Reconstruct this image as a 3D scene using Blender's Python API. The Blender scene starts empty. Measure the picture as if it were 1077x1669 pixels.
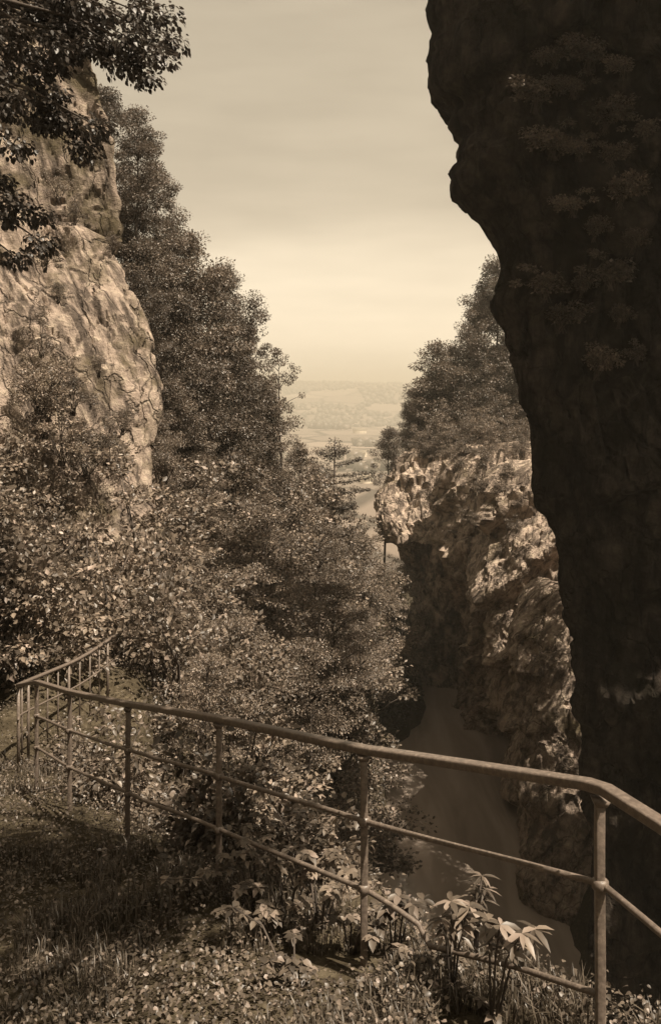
import bpy, math, random
import numpy as np
from mathutils import Vector

# ------------------------------------------------------------------ camera, sky, sun, exposure
F, CX, H = 1400.0, 538.5, 645.0            # focal length, principal point and horizon of the view, in photo pixels
scene = bpy.context.scene
COL = scene.collection
cam_d = bpy.data.cameras.new("camera")
cam_d.sensor_fit = 'HORIZONTAL'; cam_d.sensor_width = 36.0
cam_d.lens = 36.0 * F / 1077.0
cam_d.shift_y = -(834.5 - H) / 1077.0
cam_d.clip_start = 0.05; cam_d.clip_end = 20000
cam = bpy.data.objects.new("camera", cam_d); COL.objects.link(cam)
cam.location = (0, 0, 0); cam.rotation_euler = (math.radians(90), 0, 0)
scene.camera = cam

SUN_EL, SUN_AZ = math.radians(62), math.radians(127)      # azimuth from straight ahead (+Y) towards the right (+X)
sd = Vector((math.cos(SUN_EL) * math.sin(SUN_AZ), math.cos(SUN_EL) * math.cos(SUN_AZ), math.sin(SUN_EL)))
sun_d = bpy.data.lights.new("sun", 'SUN'); sun_d.energy = 5.0; sun_d.angle = math.radians(0.5); sun_d.color = (1.0, 0.87, 0.70)
sun = bpy.data.objects.new("sun", sun_d); COL.objects.link(sun)
sun.rotation_euler = (-sd).to_track_quat('-Z', 'Y').to_euler(); sun.location = (20, 10, 60)

w = bpy.data.worlds.new("World"); scene.world = w; w.use_nodes = True
nt = w.node_tree; nt.nodes.clear()
def N(t, nt_=None, **kw):
    n = (nt_ or nt).nodes.new(t)
    for k, v in kw.items(): setattr(n, k, v)
    return n
out = N('ShaderNodeOutputWorld'); bg = N('ShaderNodeBackground')
sky = N('ShaderNodeTexSky', sky_type='NISHITA', sun_disc=False, sun_elevation=SUN_EL, sun_rotation=SUN_AZ)
sky.dust_density = 3.0; sky.air_density = 1.0
bw = N('ShaderNodeRGBToBW'); nt.links.new(sky.outputs[0], bw.inputs[0])
tc = N('ShaderNodeTexCoord'); sep = N('ShaderNodeSeparateXYZ'); nt.links.new(tc.outputs['Generated'], sep.inputs[0])
mp = N('ShaderNodeMapping'); mp.inputs['Scale'].default_value = (1.2, 1.2, 7.0); nt.links.new(tc.outputs['Generated'], mp.inputs[0])
nz = N('ShaderNodeTexNoise'); nz.inputs['Scale'].default_value = 2.2; nz.inputs['Detail'].default_value = 6; nz.inputs['Roughness'].default_value = .45
nt.links.new(mp.outputs[0], nz.inputs['Vector'])
# thin cloud sheet: bright near the horizon, a soft grey layer with an uneven lower edge higher up
add = N('ShaderNodeMath', operation='MULTIPLY_ADD'); nt.links.new(nz.outputs[0], add.inputs[0]); add.inputs[1].default_value = 0.11; nt.links.new(sep.outputs[2], add.inputs[2])
cr = N('ShaderNodeValToRGB'); nt.links.new(add.outputs[0], cr.inputs[0])
els = cr.color_ramp.elements
els[0].position = 0.0; els[0].color = (1.08, 1.08, 1.08, 1)
els[1].position = 1.0; els[1].color = (.34, .34, .34, 1)
for p, v in ((.06, 1.06), (.15, 1.0), (.20, .86), (.235, .68), (.275, .56), (.36, .57), (.46, .56), (.62, .40)):
    e = els.new(p); e.color = (v, v, v, 1)
nz2 = N('ShaderNodeTexNoise'); nz2.inputs['Scale'].default_value = 5; nz2.inputs['Detail'].default_value = 8
nt.links.new(mp.outputs[0], nz2.inputs['Vector'])
mr = N('ShaderNodeMapRange'); mr.inputs['From Min'].default_value = .3; mr.inputs['From Max'].default_value = .7
mr.inputs['To Min'].default_value = .93; mr.inputs['To Max'].default_value = 1.07; nt.links.new(nz2.outputs[0], mr.inputs[0])
m0 = N('ShaderNodeMath', operation='MULTIPLY'); nt.links.new(cr.outputs[0], m0.inputs[0]); nt.links.new(mr.outputs[0], m0.inputs[1])
# even out the clear-sky gradient under the cloud sheet
pw = N('ShaderNodeMath', operation='POWER'); nt.links.new(bw.outputs[0], pw.inputs[0]); pw.inputs[1].default_value = 0.35
m1 = N('ShaderNodeMath', operation='MULTIPLY'); nt.links.new(pw.outputs[0], m1.inputs[0]); nt.links.new(m0.outputs[0], m1.inputs[1])
tint = N('ShaderNodeMixRGB', blend_type='MULTIPLY'); tint.inputs[0].default_value = 1; tint.inputs[2].default_value = (3.95, 3.36, 2.52, 1)
nt.links.new(m1.outputs[0], tint.inputs[1]); nt.links.new(tint.outputs[0], bg.inputs[0])
bg.inputs[1].default_value = 0.10
nt.links.new(bg.outputs[0], out.inputs[0])
scene.view_settings.view_transform = 'Standard'; scene.view_settings.look = 'None'
scene.view_settings.gamma = 1; scene.view_settings.exposure = 0.92
scene.view_settings.use_curve_mapping = False
scene.cycles.max_bounces = 6; scene.cycles.transparent_max_bounces = 8; scene.cycles.volume_bounces = 0
scene.cycles.diffuse_bounces = 3; scene.cycles.glossy_bounces = 2; scene.cycles.transmission_bounces = 3
scene.cycles.caustics_reflective = False; scene.cycles.caustics_refractive = False

# ------------------------------------------------------------------ helpers
rng = np.random.default_rng(7); random.seed(7)
def P(px, py, Y): return np.array(((px - CX) / F * Y, Y, -(py - H) / F * Y))
def lerp(a, b, t): return a + (b - a) * t
def sstep(a, b, x):
    t = np.clip((x - a) / (b - a), 0, 1); return t * t * (3 - 2 * t)
def _h(ix, iy, iz, s):
    n = (ix.astype(np.int64) * 374761393 + iy.astype(np.int64) * 668265263 + iz.astype(np.int64) * 2147483647 + s * 974634777) & 0xffffffff
    n = ((n ^ (n >> 13)) * 1274126177) & 0xffffffff
    n = (n ^ (n >> 16)) & 0xffffffff
    n = (n * 2246822519) & 0xffffffff
    return ((n ^ (n >> 15)) & 0xffffff) / float(0xffffff)
def vnoise(p, s=0):
    i = np.floor(p); f = p - i; f = f * f * f * (f * (f * 6 - 15) + 10); i = i.astype(np.int64); r = 0
    for a in (0, 1):
        for b in (0, 1):
            for c in (0, 1):
                wgt = (f[:, 0] if a else 1 - f[:, 0]) * (f[:, 1] if b else 1 - f[:, 1]) * (f[:, 2] if c else 1 - f[:, 2])
                r = r + wgt * _h(i[:, 0] + a, i[:, 1] + b, i[:, 2] + c, s)
    return r * 2 - 1
def fbm(p, o=4, s=0, g=.5):
    r = 0; a = 1.0
    for k in range(o):
        r = r + a * vnoise(p * 2 ** k + 17.3 * k, s + k); a *= g
    return r
def ridge(p, o=4, s=0):
    r = 0; a = 1.0
    for k in range(o):
        r = r + a * (1 - 2 * np.abs(vnoise(p * 2 ** k + 9.1 * k, s + k))); a *= .5
    return r
def worley(p, s=0):
    """distance to nearest and second nearest feature point, and a random value of the nearest cell"""
    i = np.floor(p).astype(np.int64); d1 = np.full(len(p), 9.0); d2 = np.full(len(p), 9.0); v = np.zeros(len(p))
    for a in (-1, 0, 1):
        for b in (-1, 0, 1):
            for c in (-1, 0, 1):
                x, y, z = i[:, 0] + a, i[:, 1] + b, i[:, 2] + c
                q = np.stack((x + _h(x, y, z, s), y + _h(x, y, z, s + 1), z + _h(x, y, z, s + 2)), 1)
                d = np.linalg.norm(q - p, axis=1); hv = _h(x, y, z, s + 3)
                nr = d < d1
                d2 = np.where(nr, d1, np.minimum(d2, d)); v = np.where(nr, hv, v); d1 = np.where(nr, d, d1)
    return d1, d2, v

def mesh_from(name, V, faces, mat, smooth=False):
    """faces: (n,k) array, or a list of such arrays"""
    if not isinstance(faces, list): faces = [faces]
    faces = [np.asarray(f, dtype=np.int32) for f in faces if len(f)]
    me = bpy.data.meshes.new(name); V = np.asarray(V, dtype=np.float32)
    me.vertices.add(len(V)); me.vertices.foreach_set("co", V.ravel())
    li = np.concatenate([f.ravel() for f in faces]); cnt = np.concatenate([np.full(len(f), f.shape[1]) for f in faces])
    me.loops.add(len(li)); me.loops.foreach_set("vertex_index", li)
    me.polygons.add(len(cnt)); st = np.concatenate(([0], np.cumsum(cnt)[:-1]))
    me.polygons.foreach_set("loop_start", st.astype(np.int32)); me.polygons.foreach_set("loop_total", cnt.astype(np.int32))
    if smooth: me.polygons.foreach_set("use_smooth", np.ones(len(cnt), dtype=bool))
    me.update(calc_edges=True); me.validate()
    me.materials.append(mat)
    return me
def obj(name, me, parent=None):
    o = bpy.data.objects.new(name, me); COL.objects.link(o)
    if parent: o.parent = parent
    return o
def tag(o, label=None, cat=None, group=None, kind=None):
    if label: o['label'] = label
    if cat: o['category'] = cat
    if group: o['group'] = group
    if kind: o['kind'] = kind
    return o
def thing(name, label, cat, loc=(0, 0, 0), group=None, kind=None):
    o = bpy.data.objects.new(name, None); COL.objects.link(o); o.location = tuple(loc); o.empty_display_size = .2
    return tag(o, label, cat, group, kind)
def dup(root, loc, rz=0, sc=(1, 1, 1), label=None, group=None, tilt=(0, 0)):
    r = root.copy(); COL.objects.link(r)
    r.location = tuple(loc); r.rotation_euler = (tilt[0], tilt[1], rz); r.scale = sc
    if label: r['label'] = label
    if group: r['group'] = group
    for ch in list(root.children):
        c = ch.copy(); COL.objects.link(c); c.parent = r
        for g in ch.children:
            d = g.copy(); COL.objects.link(d); d.parent = c
    return r
def tube(pts, rad, n=6, square=False):
    """tapered tube along a polyline; returns V, quads, cap faces"""
    pts = np.asarray(pts, float); rad = np.broadcast_to(np.asarray(rad, float), (len(pts),)); V = []
    T = np.gradient(pts, axis=0); T /= np.linalg.norm(T, axis=1)[:, None] + 1e-9
    ref = np.array((0, 0, 1.0)) if abs(T[0, 2]) < .9 else np.array((0, 1.0, 0))
    for p, t, r in zip(pts, T, rad):
        a = np.cross(ref, t); a /= np.linalg.norm(a) + 1e-9; b = np.cross(t, a)
        ang = np.arange(n) * 2 * math.pi / n + (math.pi / n if square else 0)
        V.append(p + r * (np.cos(ang)[:, None] * a + np.sin(ang)[:, None] * b))
    V = np.concatenate(V); Q = []
    for k in range(len(pts) - 1):
        for j in range(n):
            Q.append((k * n + j, k * n + (j + 1) % n, (k + 1) * n + (j + 1) % n, (k + 1) * n + j))
    m = (len(pts) - 1) * n
    caps = [list(range(n))[::-1], [m + j for j in range(n)]]
    return V, np.array(Q), np.array(caps)
class MB:
    def __init__(s): s.V = []; s.F = {}; s.n = 0
    def add(s, V, *fs):
        for f in fs:
            f = np.asarray(f)
            if len(f): s.F.setdefault(f.shape[1], []).append(f + s.n)
        s.V.append(np.asarray(V)); s.n += len(V); return s
    def tube(s, pts, rad, n=6, square=False):
        V, Q, C = tube(pts, rad, n, square)
        return s.add(V, Q, C)
    def mesh(s, name, mat, smooth=False):
        return mesh_from(name, np.concatenate(s.V), [np.concatenate(f) for f in s.F.values()], mat, smooth)
def bevel_mod(o, wd=.006):
    b = o.modifiers.new("bevel", 'BEVEL'); b.width = wd; b.segments = 2; b.limit_method = 'ANGLE'; b.angle_limit = math.radians(50)

# ------------------------------------------------------------------ materials (the place is toned in warm browns throughout)
def T(v, g=.79, b=.64): return (v, v * g, v * b, 1)
def newmat(name):
    m = bpy.data.materials.new(name); m.use_nodes = True; t = m.node_tree
    b = t.nodes['Principled BSDF']; return m, t, b
def ramp(t, src, stops):
    r = t.nodes.new('ShaderNodeValToRGB'); t.links.new(src, r.inputs[0]); e = r.color_ramp.elements
    e[0].position, e[0].color = stops[0]; e[1].position, e[1].color = stops[-1]
    for p, c in stops[1:-1]:
        x = e.new(p); x.color = c
    return r.outputs[0]
def noise(t, scale, detail=4, rough=.55, vec=None, sc3=None, dist=0):
    n = t.nodes.new('ShaderNodeTexNoise'); n.inputs['Scale'].default_value = scale; n.inputs['Detail'].default_value = detail
    n.inputs['Roughness'].default_value = rough; n.inputs['Distortion'].default_value = dist
    if vec is None: vec = t.nodes.new('ShaderNodeTexCoord').outputs['Object']
    if sc3:
        mpn = t.nodes.new('ShaderNodeMapping'); mpn.inputs['Scale'].default_value = sc3; t.links.new(vec, mpn.inputs[0]); vec = mpn.outputs[0]
    t.links.new(vec, n.inputs['Vector']); return n.outputs[0]
def mix(t, fac, a, b, mode='MIX'):
    n = t.nodes.new('ShaderNodeMixRGB'); n.blend_type = mode
    for s, v in ((n.inputs[0], fac), (n.inputs[1], a), (n.inputs[2], b)):
        if hasattr(v, 'links') or hasattr(v, 'is_linked'): t.links.new(v, s)
        else: s.default_value = v
    return n.outputs[0]
def bump(t, b, h, strength=.6, dist=.1):
    n = t.nodes.new('ShaderNodeBump'); n.inputs['Strength'].default_value = strength; n.inputs['Distance'].default_value = dist
    t.links.new(h, n.inputs['Height']); t.links.new(n.outputs[0], b.inputs['Normal'])

def rock_mat(name, lo, hi, dark, seed=0, streak=(1.2, 1.2, .22), moss=.5, crack=.45, rot=0):
    m, t, b = newmat(name)
    n1 = noise(t, .55, 6, .62, dist=.4); n2 = noise(t, 3.2, 8, .7); tr_ = t.nodes.new('ShaderNodeTexCoord'); mr2 = t.nodes.new('ShaderNodeMapping'); mr2.inputs['Rotation'].default_value = (0, rot, 0); t.links.new(tr_.outputs['Object'], mr2.inputs[0])
    n3 = noise(t, 1.5, 9, .7, vec=mr2.outputs[0], sc3=streak, dist=.25)
    base = ramp(t, n2, [(.32, T(lo)), (.5, T((lo + hi) / 2)), (.68, T(hi, .84, .64))])
    stain = ramp(t, n3, [(.42, (0, 0, 0, 1)), (.56, (1, 1, 1, 1))])
    base = mix(t, stain, T(dark), base)
    patch = ramp(t, n1, [(moss - .06, (1, 1, 1, 1)), (moss + .08, (0, 0, 0, 1))])
    base = mix(t, patch, base, T(dark * 1.1, .8, .5))
    # narrow dark cracks
    v = t.nodes.new('ShaderNodeTexVoronoi'); v.feature = 'DISTANCE_TO_EDGE'; v.inputs['Scale'].default_value = .55
    tcn = t.nodes.new('ShaderNodeTexCoord'); mm = t.nodes.new('ShaderNodeMapping'); mm.inputs['Scale'].default_value = (1.4, 1.4, .7) if not rot else (1.8, 1.2, .45)
    nn = t.nodes.new('ShaderNodeTexNoise'); nn.inputs['Scale'].default_value = 1.1; nn.inputs['Detail'].default_value = 4
    ad = t.nodes.new('ShaderNodeVectorMath'); ad.operation = 'MULTIPLY_ADD'; ad.inputs[1].default_value = (1.3, 1.3, 1.3)
    t.links.new(mr2.outputs[0] if rot else tcn.outputs['Object'], mm.inputs[0]); t.links.new(tcn.outputs['Object'], nn.inputs['Vector'])
    t.links.new(nn.outputs['Color'], ad.inputs[0]); t.links.new(mm.outputs[0], ad.inputs[2]); t.links.new(ad.outputs[0], v.inputs['Vector'])
    crk = ramp(t, v.outputs['Distance'], [(0.0, (crack, crack, crack, 1)), (.035, (1, 1, 1, 1))])
    base = mix(t, 1.0, base, crk, 'MULTIPLY')
    t.links.new(base, b.inputs['Base Color']); b.inputs['Roughness'].default_value = .95; b.inputs['Specular IOR Level'].default_value = .15
    hsum = t.nodes.new('ShaderNodeMath'); hsum.operation = 'MULTIPLY_ADD'
    t.links.new(n3, hsum.inputs[0]); hsum.inputs[1].default_value = .8; t.links.new(n2, hsum.inputs[2])
    h2 = t.nodes.new('ShaderNodeMath'); h2.operation = 'MULTIPLY'; t.links.new(hsum.outputs[0], h2.inputs[0]); t.links.new(crk, h2.inputs[1])
    bump(t, b, h2.outputs[0], .8, .35)
    return m
M = {}
M['limestone'] = rock_mat('limestone', .34, .62, .16, moss=.35, crack=.6, streak=(1.2, 1.2, .55), rot=-.6)
M['pale_limestone'] = rock_mat('pale_limestone', .30, .54, .11, moss=.40, crack=.5, streak=(1.6, 1.6, .16), rot=.36)
M['grey_limestone'] = rock_mat('grey_limestone', .22, .46, .09, moss=.47, crack=.55, streak=(1.5, 1.5, .18), rot=.3)
M['bright_rock'] = rock_mat('bright_limestone', .36, .62, .13, moss=.33, streak=(1, 1, .5))
M['damp_rock'] = rock_mat('damp_limestone', .10, .24, .05, moss=.46)
M['dark_rock'] = rock_mat('shade_toned_rock', .03, .09, .016, moss=.42, crack=.7)  # the overhang's shade is put into this much darker rock colour

def leaf_mat(name, lo, hi, g=.79, b_=.60, trans=.22, tr=1.3):
    m, t, b = newmat(name)
    geo = t.nodes.new('ShaderNodeNewGeometry'); oi = t.nodes.new('ShaderNodeObjectInfo')
    c = ramp(t, geo.outputs['Random Per Island'], [(0, T(lo, g, b_)), (.6, T(lerp(lo, hi, .3), g, b_)), (.85, T(lerp(lo, hi, .6), g, b_)), (1, T(hi, g, b_ + .06))])
    mr_ = t.nodes.new('ShaderNodeMapRange'); mr_.inputs['To Min'].default_value = .72; mr_.inputs['To Max'].default_value = 1.25
    t.links.new(oi.outputs['Random'], mr_.inputs[0])
    c2 = t.nodes.new('ShaderNodeVectorMath'); c2.operation = 'SCALE'; t.links.new(c, c2.inputs[0]); t.links.new(mr_.outputs[0], c2.inputs['Scale'])
    t.links.new(c2.outputs[0], b.inputs['Base Color']); b.inputs['Roughness'].default_value = .45; b.inputs['Specular IOR Level'].default_value = .5
    tn = t.nodes.new('ShaderNodeBsdfTranslucent')
    c3 = t.nodes.new('ShaderNodeVectorMath'); c3.operation = 'SCALE'; t.links.new(c2.outputs[0], c3.inputs[0]); c3.inputs['Scale'].default_value = tr
    t.links.new(c3.outputs[0], tn.inputs[0])
    mx = t.nodes.new('ShaderNodeMixShader'); mx.inputs[0].default_value = trans
    t.links.new(b.outputs[0], mx.inputs[1]); t.links.new(tn.outputs[0], mx.inputs[2])
    t.links.new(mx.outputs[0], t.nodes['Material Output'].inputs[0])
    return m
M['leaf'] = leaf_mat('tree_leaf', .07, .24)
M['leaf_pale'] = leaf_mat('shrub_leaf', .075, .36)
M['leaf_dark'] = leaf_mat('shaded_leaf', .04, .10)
M['leaf_near'] = leaf_mat('broad_leaf', .055, .27, trans=.2)
M['grass'] = leaf_mat('grass_blade', .05, .16, .80, .58)

def bark_mat():
    m, t, b = newmat('bark')
    n = noise(t, 6, 5, .6, sc3=(1, 1, .2)); t.links.new(ramp(t, n, [(.3, T(.035)), (.7, T(.11))]), b.inputs['Base Color'])
    b.inputs['Roughness'].default_value = .9; bump(t, b, n, .8, .03); return m
M['bark'] = bark_mat()
def iron_mat():
    m, t, b = newmat('weathered_iron')
    n = noise(t, 45, 8, .7); n2 = noise(t, 90, 4, .6)
    t.links.new(ramp(t, n, [(.3, T(.08)), (.48, T(.13)), (.6, T(.18)), (.72, T(.28, .82, .66))]), b.inputs['Base Color'])
    t.links.new(ramp(t, n2, [(.3, (.32, .32, .32, 1)), (.7, (.6, .6, .6, 1))]), b.inputs['Roughness'])
    b.inputs['Metallic'].default_value = .0; b.inputs['Specular IOR Level'].default_value = .5; bump(t, b, n2, .35, .004); return m
M['iron'] = iron_mat()
def ground_mat():
    m, t, b = newmat('valley_ground')
    tcn = t.nodes.new('ShaderNodeTexCoord'); sp = t.nodes.new('ShaderNodeSeparateXYZ'); t.links.new(tcn.outputs['Object'], sp.inputs[0])
    n = noise(t, .8, 8, .65); n2 = noise(t, 9, 6, .65)
    soil = ramp(t, n2, [(.3, T(.03, .78, .5)), (.5, T(.065, .8, .52)), (.7, T(.14, .82, .56))])
    soil = mix(t, ramp(t, n, [(.4, (0, 0, 0, 1)), (.6, (.6, .6, .6, 1))]), soil, T(.035, .8, .5))
    v = t.nodes.new('ShaderNodeTexVoronoi'); v.inputs['Scale'].default_value = .0055; t.links.new(tcn.outputs['Object'], v.inputs['Vector'])
    fld = ramp(t, v.outputs['Color'], [(.1, T(.16)), (.4, T(.20)), (.6, T(.24)), (.9, T(.29))])
    v2 = t.nodes.new('ShaderNodeTexVoronoi'); v2.feature = 'DISTANCE_TO_EDGE'; v2.inputs['Scale'].default_value = .0055; t.links.new(tcn.outputs['Object'], v2.inputs['Vector'])
    fld = mix(t, ramp(t, v2.outputs['Distance'], [(.02, (1, 1, 1, 1)), (.06, (0, 0, 0, 1))]), fld, T(.06))
    mrn = t.nodes.new('ShaderNodeMapRange'); mrn.inputs['From Min'].default_value = 160; mrn.inputs['From Max'].default_value = 420
    t.links.new(sp.outputs[1], mrn.inputs[0])
    t.links.new(mix(t, mrn.outputs[0], soil, fld), b.inputs['Base Color']); b.inputs['Roughness'].default_value = 1; b.inputs['Specular IOR Level'].default_value = .1
    bump(t, b, n2, .7, .06); return m
M['ground'] = ground_mat()
def water_mat():
    m, t, b = newmat('river_water')
    n = noise(t, .9, 4, .5, sc3=(1, 2.2, 1)); n2 = noise(t, .5, 5, .55, sc3=(1, .16, 1), dist=.5)
    t.links.new(ramp(t, n2, [(.35, T(.26, .82, .68)), (.65, T(.44, .83, .70))]), b.inputs['Base Color'])
    b.inputs['Roughness'].default_value = .06; b.inputs['IOR'].default_value = 1.9; bump(t, b, n, .20, .04); return m
M['water'] = water_mat()
def plain_mat(name, v, g=.82, b_=.6, r=.9):
    m, t, b = newmat(name); n = noise(t, 3, 4); t.links.new(ramp(t, n, [(.3, T(v * .85, g, b_)), (.7, T(v * 1.1, g, b_))]), b.inputs['Base Color']); b.inputs['Roughness'].default_value = r; return m
M['plaster'] = plain_mat('pale_plaster', .75, .86, .68); M['roof'] = plain_mat('tiled_roof', .2)

# ------------------------------------------------------------------ railing line (also shapes the ledge it stands on)
posts = [(978, 1290, 3.36), (593, 1222, 4.40), (357, 1172, 5.50), (209, 1148, 6.80), (113, 1128, 8.10)]
near_line = [P(*a) for a in posts] + [np.array((-3.18, 9.3, -3.10)), np.array((-3.85, 10.6, -3.58))]
far_line = [np.array((-3.85, 10.6, -3.58)), np.array((-4.28, 11.8, -3.97)), P(86, 1093, 13.0), P(128, 1076, 13.8), P(161, 1055, 14.5), P(186, 1037, 15.2)]
start = [np.array((2.3, -12, -1.0)), np.array((2.3, -2.0, -1.35)), np.array((1.95, .3, -1.42)), np.array((1.19, 2.9, -1.50))]
LINE = np.array(start + near_line[:-1] + far_line + [np.array((-4.4, 18.5, -4.4)), np.array((-5.6, 24, -4.8)), np.array((-7.5, 32, -5.2))])
def line_field(x, y):
    """signed distance to the railing line (positive on the path side) and rail height there"""
    best = np.full(x.shape, 1e9); sg = np.zeros(x.shape); zz = np.zeros(x.shape)
    for a, b in zip(LINE[:-1], LINE[1:]):
        d = b - a; L2 = d[0] ** 2 + d[1] ** 2
        t = np.clip(((x - a[0]) * d[0] + (y - a[1]) * d[1]) / L2, 0, 1)
        qx = a[0] + t * d[0]; qy = a[1] + t * d[1]; dd = np.hypot(x - qx, y - qy)
        cr_ = d[0] * (y - a[1]) - d[1] * (x - a[0])
        nr = dd < best - 1e-9
        best = np.where(nr, dd, best); sg = np.where(nr, np.sign(cr_), sg); zz = np.where(nr, a[2] + t * d[2], zz)
    return best * sg, zz
SECT = {
    18: [(-40, 10), (-14, 4), (-8, -4), (-4.4, -5.6), (-3, -9), (-1, -16), (1, -25), (4, -27.5), (8, -27.5), (11, -25), (16, -16), (24, -6), (40, 4), (80, 8)],
    24: [(-40, 14), (-14, 6), (-9, -3), (-5, -6), (-3, -9), (-1, -15), (1, -25), (4, -27.5), (8, -27.5), (10, -25), (16, -16), (24, -6), (40, 4), (80, 8)],
    30: [(-40, 18), (-16, 9), (-10, 1), (-6, -6), (-3, -9), (-.5, -15), (1.2, -25), (4, -27.5), (8, -27.5), (10, -25), (16, -18), (24, -8), (40, 4), (80, 8)],
    45: [(-40, 24), (-20, 12), (-12, 4), (-7, -4), (-3, -9), (-.4, -14), (1.1, -19), (1.8, -25), (5, -27.5), (9, -27.5), (11.5, -25), (15, -18), (20, -8), (34, 0), (80, 8)],
    60: [(-40, 22), (-18, 7), (-10, -2), (-4, -8.5), (-.5, -12), (1.8, -15), (2.9, -20), (3.6, -25), (6, -27.5), (11, -27.5), (14, -25), (17, -18), (21, -7), (34, 0), (80, 8)],
    75: [(-40, 14), (-18, 1), (-10, -6), (-4, -11), (2, -14.5), (5.5, -17.5), (7, -21), (8, -25.3), (9, -27.5), (11, -27.5), (14, -25), (17, -18), (21, -7), (34, 0), (80, 8)],
    95: [(-60, 0), (-20, -10), (-8, -16), (-4, -18), (0, -20), (4, -22), (6, -23), (9, -23.6), (12, -23), (16, -18), (20, -12), (26, -8), (34, -4), (60, 0), (80, 4)],
    130: [(-80, -20), (-30, -28), (-10, -32), (-5, -33.5), (0, -35), (4, -36), (6, -37), (9, -37.5), (12, -36), (16, -33), (20, -30), (26, -27), (34, -22), (60, -15), (90, -10)],
}
XI = np.concatenate((np.arange(-80, -14, 6.0), np.arange(-14, 24, .4), np.arange(24, 91, 6.0)))
SECT = {k: [(x, float(np.interp(x, [q[0] for q in v], [q[1] for q in v]))) for x in XI] for k, v in SECT.items()}
SY = sorted(SECT); SXY = np.array([[p[0] for p in SECT[k]] for k in SY]); SZ = np.array([[p[1] for p in SECT[k]] for k in SY])
def sect_z(x, y):
    yy = np.clip(y, SY[0], SY[-1]); r = np.zeros(x.shape)
    k = np.clip(np.searchsorted(SY, yy, side='right') - 1, 0, len(SY) - 2)
    for i in range(len(SY) - 1):
        m = k == i
        if not m.any(): continue
        t = (yy[m] - SY[i]) / (SY[i + 1] - SY[i])
        z0 = np.interp(x[m], SXY[i], SZ[i]); z1 = np.interp(x[m], SXY[i + 1], SZ[i + 1])
        r[m] = z0 + (z1 - z0) * t
    return r
def height(x, y, detail=True):
    x = np.asarray(x, float); y = np.asarray(y, float)
    p = np.stack((x, y, np.zeros_like(x)), 1)
    d, rz = line_field(x, y); g = rz - 1.12
    out_ = np.maximum(-d, 0); ins = np.maximum(d, 0)
    zA = g - .25 * np.minimum(out_, .5) - 1.75 * np.maximum(out_ - .5, 0)
    zA = np.where(d > 0, g + .06 * ins + .75 * np.maximum(ins - 2.3, 0), zA)
    zA = np.clip(zA, -27.5, 26)
    zA = np.where(x > 9, np.maximum(zA, sect_z(x, np.full_like(y, 18.0))), zA)
    zB = sect_z(x, y)
    z = lerp(zA, zB, sstep(15, 25, y))
    far = -95 + 6 * fbm(p / 700, 3, 5) + 152 * sstep(2650, 4300, y + 250 * vnoise(p / 900, 3)) + 8 * fbm(p / 420, 3, 9) * sstep(2600, 3400, y)
    z = lerp(z, far, sstep(95, 520, y))
    if detail:
        nearpath = np.exp(-np.maximum(d, 0) * .2) * (y < 17) * (np.abs(d) < 3)
        amp = np.where((y < 12) & (d > -.6), .05, .45) * (y < 200)
        z = z + amp * fbm(p / 1.6, 4, 21) + .03 * fbm(p / .25, 3, 31) * (y < 16)
    return z
def gz(x, y): return float(height(np.array([x]), np.array([y]))[0])

xs = np.concatenate((-np.geomspace(6000, 40, 26), np.arange(-39, -12, .9), np.arange(-12, 12, .3), np.arange(12, 40, .9), np.geomspace(40, 6000, 26)))
ys = np.concatenate((np.arange(-40, -2, 2.0), np.arange(-2, 18, .25), np.arange(18, 100, .6), np.geomspace(100, 9000, 70)))
GX, GY = np.meshgrid(xs, ys); nx, ny = len(xs), len(ys)
GZ = height(GX.ravel(), GY.ravel())
idx = np.arange(nx * ny).reshape(ny, nx)
Q = np.stack((idx[:-1, :-1], idx[:-1, 1:], idx[1:, 1:], idx[1:, :-1]), -1).reshape(-1, 4)
ground = obj('ground', mesh_from('ground', np.stack((GX.ravel(), GY.ravel(), GZ), 1), Q, M['ground'], True))
tag(ground, 'steep gorge sides opening onto a pale plain and a long low hill', 'ground', kind='structure')

# river
wx = np.linspace(-6, 20, 27); wy = np.linspace(-30, 94, 60); WX, WY = np.meshgrid(wx, wy); i2 = np.arange(27 * 60).reshape(60, 27)
river = obj('river', mesh_from('river', np.stack((WX.ravel(), WY.ravel(), np.full(27 * 60, -25.0)), 1), np.stack((i2[:-1, :-1], i2[:-1, 1:], i2[1:, 1:], i2[1:, :-1]), -1).reshape(-1, 4), M['water']))
tag(river, 'still dark river at the bottom of the gorge', 'river', kind='structure')

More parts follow.
